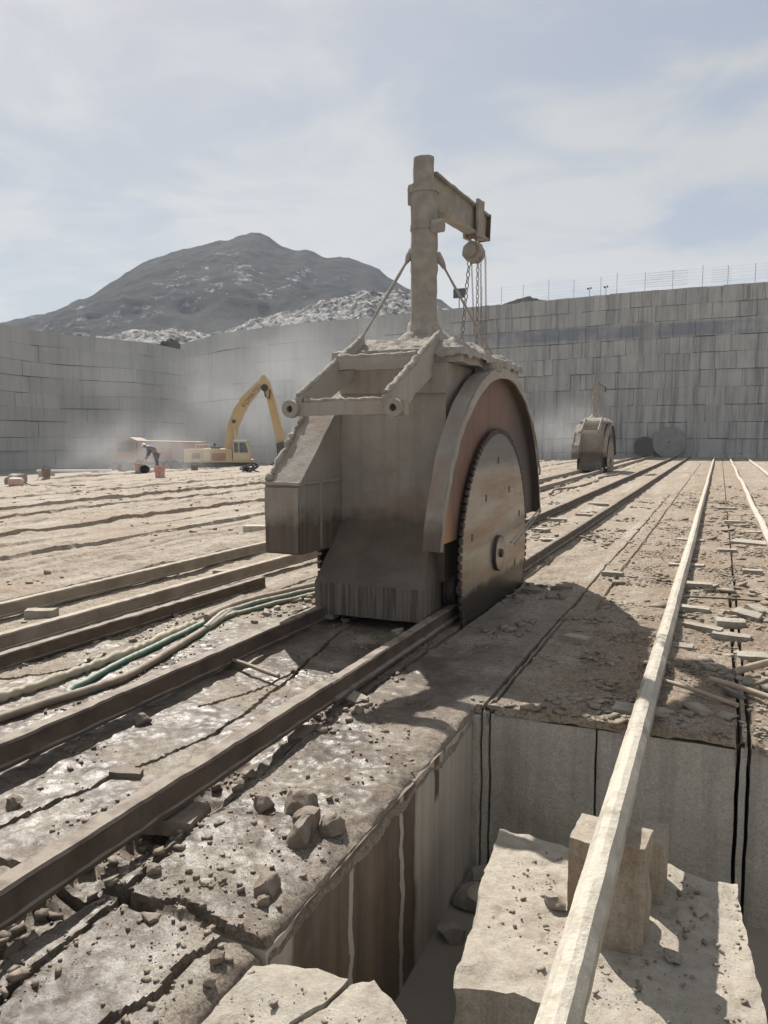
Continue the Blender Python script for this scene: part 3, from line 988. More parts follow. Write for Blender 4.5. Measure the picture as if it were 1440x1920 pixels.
upright([(-0.575, 3.48), (-0.40, 3.47), (-0.39, 3.74), (-0.56, 3.76)], -0.11, 'short squared stone left of the cream rail, flat sunlit top')
upright([(-0.425, 3.25), (-0.222, 3.28), (-0.21, 3.46), (-0.42, 3.45)], 0.016, 'broad tan upright stone directly under the cream rail')
upright([(-0.29, 3.68), (-0.165, 3.71), (-0.16, 3.92), (-0.28, 3.90)], -0.17, 'small brown stained upright stone right of the cream rail')
for (x, y, s, sd) in ((-0.63, 3.48, 0.10, 5), (-0.10, 3.30, 0.07, 7), (-1.28, 4.30, 0.22, 9), (-1.22, 4.55, 0.26, 12), (-1.30, 3.95, 0.15, 13)):
    zb = -1.10 if x < -1.15 else -0.46
    o = bpy.data.objects.new('broken_stone', rock_mesh('broken_stone', s, s * 0.8, s * 0.6, sd, 'slab_stone'))
    COL.objects.link(o); o.location = (x, y, zb + s * 0.22)
    tag(o, {5: 'small broken stone leaning on the short squared stone', 7: 'small grey chip at the foot of the brown upright stone', 9: 'grey broken stone wedged in the shaded pit corner, middle of three',
            12: 'largest grey broken stone in the shaded pit corner', 13: 'small grey broken stone on the pit bottom left of the large block'}[sd], 'stone')

# ------------------------------------------------------------------ rails
RAIL_SEC = [(-0.055, 0), (0.055, 0), (0.055, 0.022), (0.028, 0.034), (0.024, 0.095), (0.040, 0.108), (0.040, 0.132), (0.030, 0.142), (-0.030, 0.142), (-0.040, 0.132), (-0.040, 0.108), (-0.024, 0.095), (-0.028, 0.034), (-0.055, 0.022)]
BEAM_SEC = [(-0.05, 0), (0.05, 0), (0.052, 0.02), (0.045, 0.03), (0.043, 0.115), (0.048, 0.128), (0.040, 0.142), (-0.040, 0.142), (-0.048, 0.128), (-0.043, 0.115), (-0.045, 0.03), (-0.052, 0.02)]
POLE_SEC = [(-0.045, 0), (0.045, 0), (0.058, 0.025), (0.058, 0.085), (0.030, 0.125), (0.0, 0.132), (-0.032, 0.124), (-0.060, 0.085), (-0.058, 0.025)]


def rail(x, y0, y1, z, sec, mat, label, x1=None, amp=0.004, kink=0.01, sc=1.0, group='saw rails laid along the quarry floor'):
    ys = [y0]
    while ys[-1] < y1:
        ys.append(ys[-1] + (0.06 if ys[-1] < 9 else 0.25 if ys[-1] < 20 else 1.2))
    ys[-1] = y1
    ys = np.array(ys)
    n = len(sec)
    cx = x + ((x1 - x) * (ys - y0) / (y1 - y0) if x1 is not None else 0) + kink * fbm2(ys * 0.28, ys * 0 + x, 3, 201) * 2
    cz = z + 0.6 * kink * fbm2(ys * 0.35, ys * 0 + x, 3, 203)
    vs = []
    for yy, a, b in zip(ys, cx, cz):
        for (u, w) in sec:
            vs.append((a + u * sc, yy, b + w * sc))
    V = np.array(vs)
    if amp:
        V[:, 0] += amp * vn3(V * np.array([30, 14, 30]), 211)
        V[:, 2] += amp * vn3(V * np.array([30, 14, 30]), 213)
    k = len(ys)
    fs = [(i * n + j, i * n + (j + 1) % n, (i + 1) * n + (j + 1) % n, (i + 1) * n + j) for i in range(k - 1) for j in range(n)]
    fs += [tuple(range(n)), tuple((k - 1) * n + j for j in range(n))[::-1]]
    o0 = np.array([x, y0, z])
    o = mesh_obj('rail', V - o0, [f[::-1] for f in fs], mat, None, 24)
    o.location = o0
    return tag(o, label, 'rail', group)


rail(-2.28, 0.4, 4.30, 0.035, BEAM_SEC, 'rail_rust', 'nearest short rusty rail, its bright end butting the long rail before the near saw', kink=0.006)
rail(-2.285, 4.33, 71.3, 0.02, RAIL_SEC, 'rail_rust', 'long rusty rail passing beneath the right wheels of the near saw to the far wall', kink=0.006)
rail(-3.39, 1.5, 71.3, 0.03, BEAM_SEC, 'rail_rust', 'dark rusty rail under the left wheels of the near saw, beside the hoses')
rail(-5.28, 2.6, 71.0, 0.03, BEAM_SEC, 'rail_dusty', 'dusty tan rail with round holes running under the far saw, second from the left', sc=0.98)
rail(-6.30, 3.0, 71.0, 0.02, BEAM_SEC, 'rail_dusty', 'dusty tan rail furthest left of those on the floor', sc=0.98)
rail(-4.97, 2.6, 7.62, 0.0, BEAM_SEC, 'rail_rust', 'short brown spare rail lying on the floor beside the dusty holed rail', x1=-4.86, group='spare rails', sc=0.85)
rail(-0.36, 1.2, 71.3, 0.018, POLE_SEC, 'rail_pale', 'cream dust-caked rail bridging the pit on upright stones', kink=0.007, amp=0.0022)
rail(0.80, 7.0, 71.3, 0.018, POLE_SEC, 'rail_pale', 'pale dust-caked rail at the right edge, propped on flat stones', kink=0.02)
rail(2.05, 14.0, 71.3, 0.018, POLE_SEC, 'rail_pale', 'outermost pale rail beyond the right edge rail, near the far wall')

# ------------------------------------------------------------------ the stone saw
S0 = np.array([-2.84, 7.92, 0.0])
CY0, CZ0 = 7.92, 0.47


def B(): return MB(S0)


saw = empty('stone_saw', S0, 0, 'near double-bladed stone saw machine caked in grey dust, crane post on its roof', 'saw machine', 'double-bladed stone saws on rails')
CRM = (0.07, 0.008, 6)
# body
mb = B(); mb.box(-3.39, -2.315, 6.75, 9.1, 0.40, 2.43)
body = mb.build('body', 'saw_paint', saw, 30, (0.09, 0.005, 4))
mb = B(); mb.box(-3.385, -2.32, 6.715, 6.747, 2.16, 2.40)
mb.build('top_panel', 'saw_paint', body, 45, (0.08, 0.007, 5))
# skirt
mb = B()
mb.add([(-3.44, 6.28, 0.105), (-2.34, 6.28, 0.105), (-2.34, 6.28, 0.40), (-3.44, 6.28, 0.40), (-3.385, 6.76, 0.95), (-2.45, 6.76, 0.95),
        (-3.48, 6.78, 0.105), (-2.36, 6.78, 0.105), (-3.48, 6.78, 0.40), (-2.36, 6.78, 0.40)],
       [(0, 1, 2, 3), (3, 2, 5, 4), (0, 3, 8, 6), (3, 4, 8), (1, 7, 9, 2), (2, 9, 5), (6, 7, 1, 0), (4, 5, 9, 8), (6, 8, 9, 7)])
mb.build('skirt', 'mud_skirt', saw, 22, (0.06, 0.003, 7))
mb = B(); mb.box(-3.48, -2.36, 6.80, 9.4, 0.22, 0.42)
ch = mb.build('chassis', 'dark_steel', saw, 45, (0.15, 0.006, 5))
mb = B(); mb.box(-3.42, -3.26, 6.30, 6.42, 0.05, 0.103)
mb.build('rail_scraper', 'dusty_metal', ch)
for sx in (-3.39, -2.28):
    for sy in (6.93, 8.85):
        mb = B()
        mb.cyl((sx - 0.035, sy, 0.30), (sx + 0.035, sy, 0.30), 0.135, None, 24)
        mb.cyl((sx - 0.06, sy, 0.30), (sx - 0.036, sy, 0.30), 0.16, None, 24)
        wh = mb.build('wheel', 'dark_steel', saw, 40)
        mb = B(); mb.cyl((sx - 0.09, sy, 0.30), (sx + 0.075, sy, 0.30), 0.045, None, 16)
        mb.build('axle', 'dusty_metal', wh, 40)
# roof with slurry crust
mb = B(); mb.box(-3.49, -2.19, 6.80, 9.0, 2.435, 2.57)
roof = mb.build('roof', 'saw_dusty', saw, 45, (0.06, 0.014, 7))
nu, nv = 70, 110
ux = np.linspace(-3.52, -2.14, nu); uy = np.linspace(6.76, 9.04, nv)
UX, UY = np.meshgrid(ux, uy)
ex = np.minimum(np.minimum(UX + 3.52, -2.14 - UX), np.minimum(UY - 6.76, 9.04 - UY))
rp = np.hypot(UX + 2.95, UY - 7.85)
ln = fbm2(UX * 3, UY * 3, 4, 301)
Z = 2.575 + 0.13 * sstep(0, 0.30, ex) * (0.9 + 0.5 * ln) + 0.05 * fbm2(UX * 7, UY * 7, 4, 303) * sstep(0, 0.08, ex) + 0.20 * sstep(0.42, 0.12, rp)
a = (Z - 2.5) * 26
Z = Z * 0.45 + 0.55 * (2.5 + (np.floor(a) + sstep(0.55, 1.0, a - np.floor(a))) / 26) - 0.03 * sstep(0.03, 0, ex)
Z = np.where(ex < 0.012, Z - 0.05 - 0.045 * fbm2(UX * 11, UY * 11, 3, 305), Z)
JX = UX + 0.03 * fbm2(UX * 8, UY * 8, 3, 307); JY = UY + 0.03 * fbm2(UX * 8 + 5, UY * 8, 3, 309)
vs = np.stack([JX.ravel(), JY.ravel(), Z.ravel()], -1) - S0
fs = [(j * nu + i, j * nu + i + 1, (j + 1) * nu + i + 1, (j + 1) * nu + i) for j in range(nv - 1) for i in range(nu - 1)]
mesh_obj('slurry_crust', vs, fs, 'crust', roof, 50)
# step frame on the front
fr = B(); fr.box(-3.30, -2.30, 5.70, 5.775, 1.93, 2.045)
frame = fr.build('front_bar', 'saw_dusty', saw, 45, (0.05, 0.007, 8))
for sx in (-3.27, -2.47):
    mb = B()
    mb.prism([(5.70, 1.95), (5.70, 2.085), (5.80, 2.135), (6.98, 2.72), (7.0, 2.40), (6.76, 2.33), (6.3, 2.12), (5.95, 1.95)], sx - 0.030, sx + 0.032)
    bm_ = mb.build('slanted_beam', 'saw_dusty', saw, 45, (0.05, 0.009, 8))
    # caked dust on the upper edge
    mb = B()
    n = 26
    pts = [(sx + 0.006 * random.uniform(-1, 1), 5.72 + 1.26 * t, 2.10 + (2.725 - 2.10) * t + 0.008 * random.uniform(-1, 1)) for t in np.linspace(0, 1, n)]
    mb.tube(pts, [0.030 * random.uniform(0.9, 1.1) for _ in pts], 8)
    mb.build('dust_ridge', 'crust', bm_, 60, (0.025, 0.005, 16))
mb = B(); mb.box(-3.30, -2.44, 6.40, 6.46, 2.36, 2.475)
cb_ = mb.build('cross_bar', 'saw_dusty', saw, 45, (0.05, 0.008, 8))
for (yy, zz, par, xa, xb) in ((6.43, 2.478, cb_, -3.26, -2.49), (5.735, 2.05, frame, -3.22, -2.50)):
    mb = B()
    pts = [(x, yy + 0.006 * random.uniform(-1, 1), zz + 0.006 * random.uniform(-1, 1)) for x in np.linspace(xa, xb, 24)]
    mb.tube(pts, [0.026 * random.uniform(0.7, 1.25) for _ in pts], 8)
    mb.build('dust_ridge', 'crust', par, 60, (0.03, 0.006, 18))
for sx in (-3.325, -2.385):
    mb = B()
    pr = [(math.cos(a) * 0.075, math.sin(a) * 0.075) for a in np.linspace(0, 2 * math.pi, 21)[:-1]]
    pi_ = [(math.cos(a) * 0.03, math.sin(a) * 0.03) for a in np.linspace(0, 2 * math.pi, 21)[:-1]]
    vs = []
    for yy in (5.655, 5.70):
        vs += [(sx + p[0], yy, 1.985 + p[1]) for p in pr] + [(sx + p[0], yy, 1.985 + p[1]) for p in pi_]
    fs = []
    for i in range(20):
        j = (i + 1) % 20
        fs += [(i, j, 20 + j, 20 + i), (40 + i, 60 + i, 60 + j, 40 + j), (i, 40 + i, 40 + j, j), (20 + i, 20 + j, 60 + j, 60 + i)]
    mb.add(vs, fs)
    lug = mb.build('lug', 'saw_dusty', frame, 40, (0.03, 0.004, 14))
    mb = B(); mb.cyl((sx, 5.692, 1.985), (sx, 5.698, 1.985), 0.031, None, 16)  # dark disc paints the shade inside the lug's hole
    mb.build('lug_bore_shade', 'dark_steel', frame)


# right hood: back plate, rim, flange
def arc(r, a0, a1, n):
    return [(CY0 + r * math.cos(a), CZ0 + r * math.sin(a)) for a in np.linspace(a0, a1, n)]


zcut = 0.80
a_lo = math.asin((zcut - CZ0) / 1.97)
hood = empty('right_hood', (0, 0, 0)); hood.parent = saw; hood.name = 'blade_hood'
mb = B()
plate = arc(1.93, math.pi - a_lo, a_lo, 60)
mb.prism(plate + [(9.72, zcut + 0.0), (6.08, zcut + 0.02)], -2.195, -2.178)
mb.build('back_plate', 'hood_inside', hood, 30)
mb = B()
ro = arc(1.98, math.pi - a_lo, a_lo, 72); ri = arc(1.945, math.pi - a_lo, a_lo, 72)
vs = []
for p, q in zip(ro, ri):
    vs += [(-2.245, p[0], p[1]), (-2.088, p[0], p[1]), (-2.088, q[0], q[1]), (-2.245, q[0], q[1])]
fs = []
for i in range(71):
    for j in range(4):
        fs.append((i * 4 + j, (i + 1) * 4 + j, (i + 1) * 4 + (j + 1) % 4, i * 4 + (j + 1) % 4))
fs += [(0, 1, 2, 3), (71 * 4 + 3, 71 * 4 + 2, 71 * 4 + 1, 71 * 4)]
mb.add(vs, fs)
mb.build('rim', 'saw_paint', hood, 40, (0.07, 0.004, 7))
mb = B()
ri2 = arc(1.875, math.pi - a_lo, a_lo + 0.25, 64); ro2 = arc(1.985, math.pi - a_lo, a_lo + 0.25, 64)
vs = []
for k, (p, q) in enumerate(zip(ro2, ri2)):
    t = k / 63
    wdt = 0.16 + 0.74 * math.sin(math.pi * min(1, t * 1.05)) ** 1.5
    q = (p[0] + (q[0] - p[0]) * wdt, p[1] + (q[1] - p[1]) * wdt)
    vs += [(-2.086, p[0], p[1]), (-2.068, p[0], p[1]), (-2.068, q[0], q[1]), (-2.086, q[0], q[1])]
fs = []
for i in range(63):
    for j in range(4):
        fs.append((i * 4 + j, (i + 1) * 4 + j, (i + 1) * 4 + (j + 1) % 4, i * 4 + (j + 1) % 4))
fs += [(0, 1, 2, 3), (63 * 4 + 3, 63 * 4 + 2, 63 * 4 + 1, 63 * 4)]
mb.add(vs, fs)
mb.build('flange', 'saw_dusty', hood, 40, (0.06, 0.007, 8))
# inner liner: the inside of the rim, in the hood's inside colour
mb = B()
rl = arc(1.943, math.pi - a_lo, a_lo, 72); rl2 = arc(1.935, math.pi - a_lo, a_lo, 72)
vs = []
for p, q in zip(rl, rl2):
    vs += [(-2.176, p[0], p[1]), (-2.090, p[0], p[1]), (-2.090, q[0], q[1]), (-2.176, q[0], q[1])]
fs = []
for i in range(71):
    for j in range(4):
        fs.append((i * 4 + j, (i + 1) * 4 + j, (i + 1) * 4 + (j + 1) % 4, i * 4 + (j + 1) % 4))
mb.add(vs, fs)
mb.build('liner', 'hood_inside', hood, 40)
# hood bracket on the top and mud edge on the near end
mb = B(); mb.box(-2.30, -2.06, 7.55, 7.75, 2.40, 2.50); mb.build('bracket', 'crust', hood, 40, (0.04, 0.012, 10))
# left hood: folded closed box
LH = [(5.95, 0.70), (5.95, 1.35), (6.66, 2.00), (7.35, 2.40), (8.5, 2.40), (9.2, 2.0), (9.88, 1.35), (9.88, 0.70)]
lh = B(); lh.prism(LH, -3.76, -3.395)
lhood = lh.build('closed_hood', 'saw_paint', saw, 24, (0.09, 0.004, 5))
mb = B(); mb.box(-3.75, -3.41, 5.925, 5.945, 0.72, 1.30)
mb.build('front_plate', 'saw_paint', lhood, 30, (0.08, 0.005, 5))
mb = B()
pts = [(-3.735 + 0.012 * random.uniform(-1, 1), y, z) for (y, z) in [(5.95 + (6.66 - 5.95) * t, 1.36 + 0.65 * t) for t in np.linspace(0, 1, 44)]]
mb.tube(pts, [0.027 * (1 + 0.4 * math.sin(i * 0.9) * math.sin(i * 0.37 + 1)) for i, _ in enumerate(pts)], 9)
mb.build('dust_ridge', 'crust', lhood, 45, (0.022, 0.011, 11))


mb = B(); mb.box(-3.765, -3.39, 5.915, 5.965, 1.325, 1.352)
mb.build('seam', 'saw_dusty', lhood, 40, (0.03, 0.004, 14))
mb = B(); mb.box(-3.392, -3.378, 6.0, 6.74, 1.33, 1.352)
mb.build('seam', 'saw_dusty', lhood, 40, (0.03, 0.003, 14))
mb = B(); mb.box(-3.392, -3.376, 6.30, 6.325, 0.72, 1.33)
mb.build('seam', 'saw_dusty', lhood, 40, (0.03, 0.003, 14))


# blades
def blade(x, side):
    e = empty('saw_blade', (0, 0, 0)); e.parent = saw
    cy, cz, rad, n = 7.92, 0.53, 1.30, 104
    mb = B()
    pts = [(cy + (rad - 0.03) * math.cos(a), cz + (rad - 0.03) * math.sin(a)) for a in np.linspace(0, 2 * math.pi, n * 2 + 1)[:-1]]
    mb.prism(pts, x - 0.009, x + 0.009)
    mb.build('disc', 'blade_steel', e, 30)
    mb = B()
    for i in range(n):
        a0 = 2 * math.pi * (i + 0.16) / n; a1 = 2 * math.pi * (i + 0.84) / n
        p = [(cy + r * math.cos(a), cz + r * math.sin(a)) for r, a in ((rad - 0.045, a0), (rad + 0.012, a0), (rad + 0.012, a1), (rad - 0.045, a1))]
        mb.prism(p, x - 0.014, x + 0.014)
    tr = mb.build('tooth_ring', 'dark_steel', e); tag(tr, kind='stuff')
    for s in (side,):
        mb = B(); mb.cyl((x + s * 0.009, cy - 0.03, cz + 0.12 * 0), (x + s * 0.045, cy - 0.03, cz), 0.175, None, 32)
        hb_ = mb.build('hub_flange', 'blade_steel', e, 40)
        mb = B(); mb.torus((x + s * 0.03, cy - 0.03, cz), 0.178, 0.016, (1, 0, 0), 32, 6); mb.build('seal', 'dark_steel', hb_, 60)
        mb = B(); mb.cyl((x + s * 0.045, cy - 0.03, cz), (x + s * 0.07, cy - 0.03, cz), 0.05, 0.046, 6); mb.build('shaft_end', 'dark_steel', hb_, 30)
        if side > 0:
            for k in range(10):
                a = 2 * math.pi * k / 10 + 0.35
                rr_ = 0.78 if k % 2 else 0.98
                py, pz = cy + rr_ * math.cos(a), cz + rr_ * math.sin(a)
                if pz < 0.12: continue
                mb = B(); mb.box(x + 0.0095, x + 0.0125, py - 0.02, py + 0.02, pz - 0.035, pz + 0.035)  # thin dark plate stands for the shade inside a slot
                mb.build('slot_shade', 'dark_steel', e)
    return e


blade(-2.13, 1)
blade(-3.575, -1)
mb = B(); mb.tube([(-1.99, 7.95, 0.64), (-2.03, 8.9, 0.75), (-2.09, 9.86, 0.84)], 0.011, 8)
mb.tube([(-2.0, 8.15, 0.60), (-2.04, 9.0, 0.70), (-2.085, 9.88, 0.80)], 0.011, 8)
mb.build('water_pipe', 'dusty_metal', saw, 60)

# crane post
PXc, PYc = -2.95, 7.85
mb = B(); mb.tube([(PXc, PYc, z) for z in np.linspace(2.6, 4.36, 24)], [0.165 if z < 2.95 else 0.142 for z in np.linspace(2.6, 4.36, 24)], 22, True, 0.02)
mb.tube([(PXc, PYc, 4.30), (PXc, PYc, 4.38)], 0.155, 22)
post = mb.build('crane_post', 'dusty_metal', saw, 50, (0.06, 0.008, 9))
mb = B(); mb.tube([(PXc - 0.01, PYc, z) for z in np.linspace(4.38, 4.66, 6)], 0.108, 20)
mb.build('inner_tube', 'dusty_metal', post, 50, (0.05, 0.006, 9))
mb = B(); mb.tube([(PXc, PYc, 3.92), (PXc, PYc, 3.965)], 0.150, 22); mb.build('collar', 'dusty_metal', post, 50, (0.05, 0.004, 9))
mb = B(); mb.cyl((PXc + 0.11, PYc - 0.05, 3.94), (PXc + 0.235, PYc - 0.05, 3.94), 0.075, 0.065, 9); mb.build('junction_box', 'dusty_metal', post, 50, (0.03, 0.006, 12))
mb = B(); mb.box(PXc - 0.165, PXc - 0.12, PYc - 0.06, PYc + 0.06, 4.20, 4.40); mb.build('stop_plate', 'dusty_metal', post, 50, (0.04, 0.01, 9))
mb = B(); mb.lathe([(0.30, 0), (0.25, 0.07), (0.21, 0.15), (0.18, 0.25), (0.155, 0.33)], 22, (PXc, PYc, 2.63)); mb.build('mud_cone', 'crust', post, 60, (0.05, 0.02, 8))
# arm: an I beam pointing away
A0 = Vector((PXc + 0.05, PYc + 0.05, 4.335)); A1 = Vector((-2.68, 9.17, 4.235))
d = (A1 - A0).normalized(); sd = Vector((0, 0, 1)).cross(d).normalized(); upv = d.cross(sd)
mb = B()
def beam(mb, p, q, w, h0, h1):
    vs = []
    for c_, h_ in ((p, h0), (q, h1)):
        for a_, b_ in ((-w, -h_), (w, -h_), (w, h_), (-w, h_)):
            vs.append(tuple(c_ + sd * a_ + upv * b_))
    mb.add(vs, [(0, 1, 2, 3), (7, 6, 5, 4), (0, 4, 5, 1), (1, 5, 6, 2), (2, 6, 7, 3), (3, 7, 4, 0)])
beam(mb, A0, A1, 0.022, 0.165, 0.125)
arm = mb.build('arm', 'dusty_metal', saw, 40, (0.08, 0.005, 7))
for sgn in (1, -1):
    mb = B(); beam(mb, A0 + upv * 0.178 * sgn, A1 + upv * 0.138 * sgn, 0.07, 0.012, 0.012)
    mb.build('arm_flange', 'dusty_metal', arm, 40, (0.07, 0.006, 9))
mb = B(); beam(mb, A1, A1 + d * 0.02, 0.075, 0.155, 0.155); mb.build('end_plate', 'rail_rust', arm, 40)
mb = B(); mb.prism([(PYc + 0.1, 3.95), (PYc + 0.12, 4.2), (PYc + 0.45, 4.2)], PXc + 0.02, PXc + 0.05); mb.build('gusset', 'dusty_metal', arm)
# guy rods
for p, q in (((PXc - 0.13, PYc, 3.72), (-3.40, 7.18, 2.70)), ((PXc + 0.13, PYc + 0.03, 3.68), (-2.36, 8.5, 2.64))):
    p, q = Vector(p), Vector(q)
    mb = B()
    pts = [p + (q - p) * t for t in np.linspace(0, 1, 20)]
    mb.tube(pts, [0.014 * random.uniform(0.8, 1.35) for _ in pts], 8)
    g_ = mb.build('guy_rod', 'dusty_metal', saw, 60)
    mb = B(); mb.tube([p, p + (q - p) * 0.06, p + (q - p) * 0.13], [0.045, 0.04, 0.018], 8); mb.build('socket', 'dusty_metal', g_, 50, (0.04, 0.006, 12))

# far saw: a copy standing on the left pair of rails
far = copy_tree(saw)
far.location = (-5.80, 40.7, 0.0)
far['label'] = 'far double-bladed stone saw, small, standing on the dusty rails before the back wall'

# ------------------------------------------------------------------ chain hoist hanging from the arm
hp = A0 + (A1 - A0) * 0.78
hoist = empty('chain_hoist', (hp.x, hp.y, hp.z), 0, 'dusty chain hoist with trolley hanging from the crane arm of the near saw', 'hoist')
HO = np.array([hp.x, hp.y, hp.z])
def HB(): return MB(HO)
mb = HB()
for sgn in (1, -1):
    c_ = hp + sd * 0.085 * sgn
    mb.box(c_.x - 0.015, c_.x + 0.015, c_.y - 0.075, c_.y + 0.075, hp.z - 0.20, hp.z + 0.22, Matrix.Rotation(math.atan2(d.y, d.x) - math.pi / 2, 3, 'Z'))
tro = mb.build('trolley', 'dusty_metal', hoist, 40, (0.05, 0.006, 12))
mb = HB(); mb.tube([hp + sd * 0.085 + Vector((0, 0, 0.2)), hp + sd * 0.06 + d * -0.16 + Vector((0, 0, 0.21)), hp + sd * 0.05 + d * -0.18 + Vector((0, 0, 0.15))], 0.012, 6); mb.build('handle', 'dusty_metal', tro, 60)
mb = HB(); mb.cyl(hp - sd * 0.09 + Vector((0, 0, -0.17)), hp + sd * 0.09 + Vector((0, 0, -0.17)), 0.03, None, 10); mb.build('axle', 'chain', tro, 40)
mb = HB(); mb.torus(hp + Vector((0, 0, -0.215)), 0.04, 0.013, tuple(d), 14, 6, 1.3, (0, 0, 1)); mb.build('hook', 'chain', hoist, 60)
hc = hp + Vector((0.0, 0, -0.355))
mb = HB()
mb.cyl(hc - d * 0.06, hc + d * 0.06, 0.125, None, 7)
hb_ = mb.build('gear_case', 'dusty_metal', hoist, 35, (0.04, 0.006, 12))
mb = HB(); mb.cyl(hc - d * 0.10, hc - d * 0.062, 0.075, None, 14); mb.cyl(hc + d * 0.062, hc + d * 0.11, 0.105, None, 14)
mb.build('chain_wheel', 'dusty_metal', hb_, 35)


def chain(p, q, link, name, par, sag=0.0):
    p, q = Vector(p), Vector(q)
    L = (q - p).length
    n = max(3, int(L / (link * 1.75)))
    mb = HB()
    t_ = (q - p).normalized()
    u = t_.orthogonal().normalized(); w = t_.cross(u)
    for i in range(n):
        t = (i + 0.5) / n
        c_ = p.lerp(q, t) + Vector((0, 0, -sag * 4 * t * (1 - t)))
        mb.torus(c_, link * 0.62, link * 0.2, tuple(u if i % 2 else w), 10, 5, 1.55, tuple(t_))
    return mb.build(name, 'chain', par, 60)


chain(hc + Vector((-0.04, -0.02, -0.1)), (hc.x - 0.10, hc.y - 0.1, 2.86), 0.034, 'load_chain', hoist)
chain(hc + Vector((0.05, 0.02, -0.08)), (hc.x + 0.05, hc.y + 0.03, 2.78), 0.028, 'load_chain', hoist)
chain(hc + sd * -0.095 + Vector((0.0, 0, -0.05)), (hc.x + 0.11, hc.y + 0.02, 2.74), 0.018, 'hand_chain', hoist)
chain(hc + sd * -0.095 + Vector((0.05, 0.03, -0.05)), (hc.x + 0.16, hc.y + 0.05, 2.74), 0.018, 'hand_chain', hoist)
chain(hc + Vector((-0.02, 0.0, -0.1)), (hc.x + 0.03, hc.y - 0.02, 2.95), 0.016, 'hand_chain', hoist)

# ------------------------------------------------------------------ quarry walls
def course_wall(name, p0, p1, zbase, top_fn, heights, widths, mat, label, out, seed, gap):
    """blocks along p0->p1; 'out' is the unit normal towards the quarry"""
    rr = random.Random(seed)
    p0 = Vector((*p0, 0)); p1 = Vector((*p1, 0))
    L = (p1 - p0).length
    t_ = (p1 - p0).normalized(); o_ = Vector((*out, 0))
    wall = empty(name, (p0.x, p0.y, zbase), 0, label, 'rock wall')
    off = np.array([p0.x, p0.y, zbase])
    mb = MB(off)
    n = 60
    vs = []; fs = []
    for i in range(n + 1):
        s = L * i / n
        q = p0 + t_ * s
        tz = top_fn(s) - 0.12
        vs += [tuple(q - o_ * 0.25 + Vector((0, 0, zbase))), tuple(q - o_ * 0.25 + Vector((0, 0, tz))), tuple(q - o_ * 6.0 + Vector((0, 0, tz)))]
    for i in range(n):
        a = i * 3
        fs += [(a, a + 3, a + 4, a + 1), (a + 1, a + 4, a + 5, a + 2)]
    mb.add(vs, fs)
    mb.build('rock_core', 'rock_gap', wall)
    nb = 0
    zs = [zbase]
    for h in heights: zs.append(zs[-1] + h)
    for c_ in range(len(heights)):
        s = -rr.uniform(0, 1.5)
        cst = rr.uniform(-0.05, 0.05)
        while s < L:
            w = rr.uniform(*widths)
            s0, s1 = max(0, s), min(L, s + w)
            s += w
            if s1 - s0 < 0.2: continue
            sm = (s0 + s1) / 2
            scale = (top_fn(sm) - zbase) / (zs[-1] - zbase)
            sc0 = (top_fn(s0) - zbase) / (zs[-1] - zbase); sc1 = (top_fn(s1) - zbase) / (zs[-1] - zbase)
            g = 0.011 * gap
            lz0, lz1 = zbase + (zs[c_] - zbase) * sc0 + 0.014 * gap, zbase + (zs[c_ + 1] - zbase) * sc0 - 0.014 * gap
            rz0, rz1 = zbase + (zs[c_] - zbase) * sc1 + 0.014 * gap, zbase + (zs[c_ + 1] - zbase) * sc1 - 0.014 * gap
            j = lambda: rr.uniform(-0.035, 0.035)
            pr = cst + rr.uniform(-0.06, 0.06)
            a, b = p0 + t_ * (s0 + g), p0 + t_ * (s1 - g)
            mb = MB(off)
            cvs = []
            for dep in (pr, -0.3):
                for q, z in ((a, lz0 + (j() if dep > -0.2 else 0)), (b, rz0 + (j() if dep > -0.2 else 0)), (b, rz1 + (j() if dep > -0.2 else 0)), (a, lz1 + (j() if dep > -0.2 else 0))):
                    cvs.append(tuple(q + o_ * (dep + (rr.uniform(-0.03, 0.03) if dep > -0.2 else 0)) + Vector((0, 0, z))))
            mb.add(cvs, [(3, 2, 1, 0), (4, 5, 6, 7), (0, 1, 5, 4), (1, 2, 6, 5), (2, 3, 7, 6), (3, 0, 4, 7)])
            mb.build('granite_block', mat, wall)
            nb += 1
    return wall


WY = 72.3
def top_back(s):
    X = -57.0 + s
    return float(np.interp(X, [-57, -51, -45, -28, -16, -7, 3, 16], [12.3, 13.4, 13.7, 14.05, 14.3, 14.5, 14.55, 14.7]))
course_wall('quarry_wall', (-24.5, WY), (14, WY), -1.1, lambda s: top_back(s + 32.5), [1.42, 1.25, 1.4, 1.45, 1.5, 1.42, 1.45, 1.35, 1.4, 1.3, 1.35], (0.75, 2.7), 'rock_face',
            'tall back quarry wall of sawn granite courses with streaks and a blue-grey band', (0, -1), 5, 1.0)
course_wall('quarry_wall', (-57, WY + 0.35), (-24.5, WY + 0.35), -1.1, top_back, [1.9, 1.5, 2.0, 2.1, 1.7, 2.2, 1.9, 2.0], (2.5, 8.5), 'rock_face_plain',
            'hazy back quarry wall behind the yellow excavators, few joints', (0, -1), 6, 0.6)
course_wall('quarry_wall', (-56.4, 73), (-56.4, 8), -1.1, lambda s: 11.6 - 0.006 * s + 0.25 * math.sin(s * 0.23), [1.7, 1.2, 1.5, 1.25, 1.3, 1.5, 1.35, 1.5, 1.4], (2.5, 9.0), 'rock_face_plain',
            'smooth side quarry wall at the left with long level joints', (1, 0), 7, 0.7)

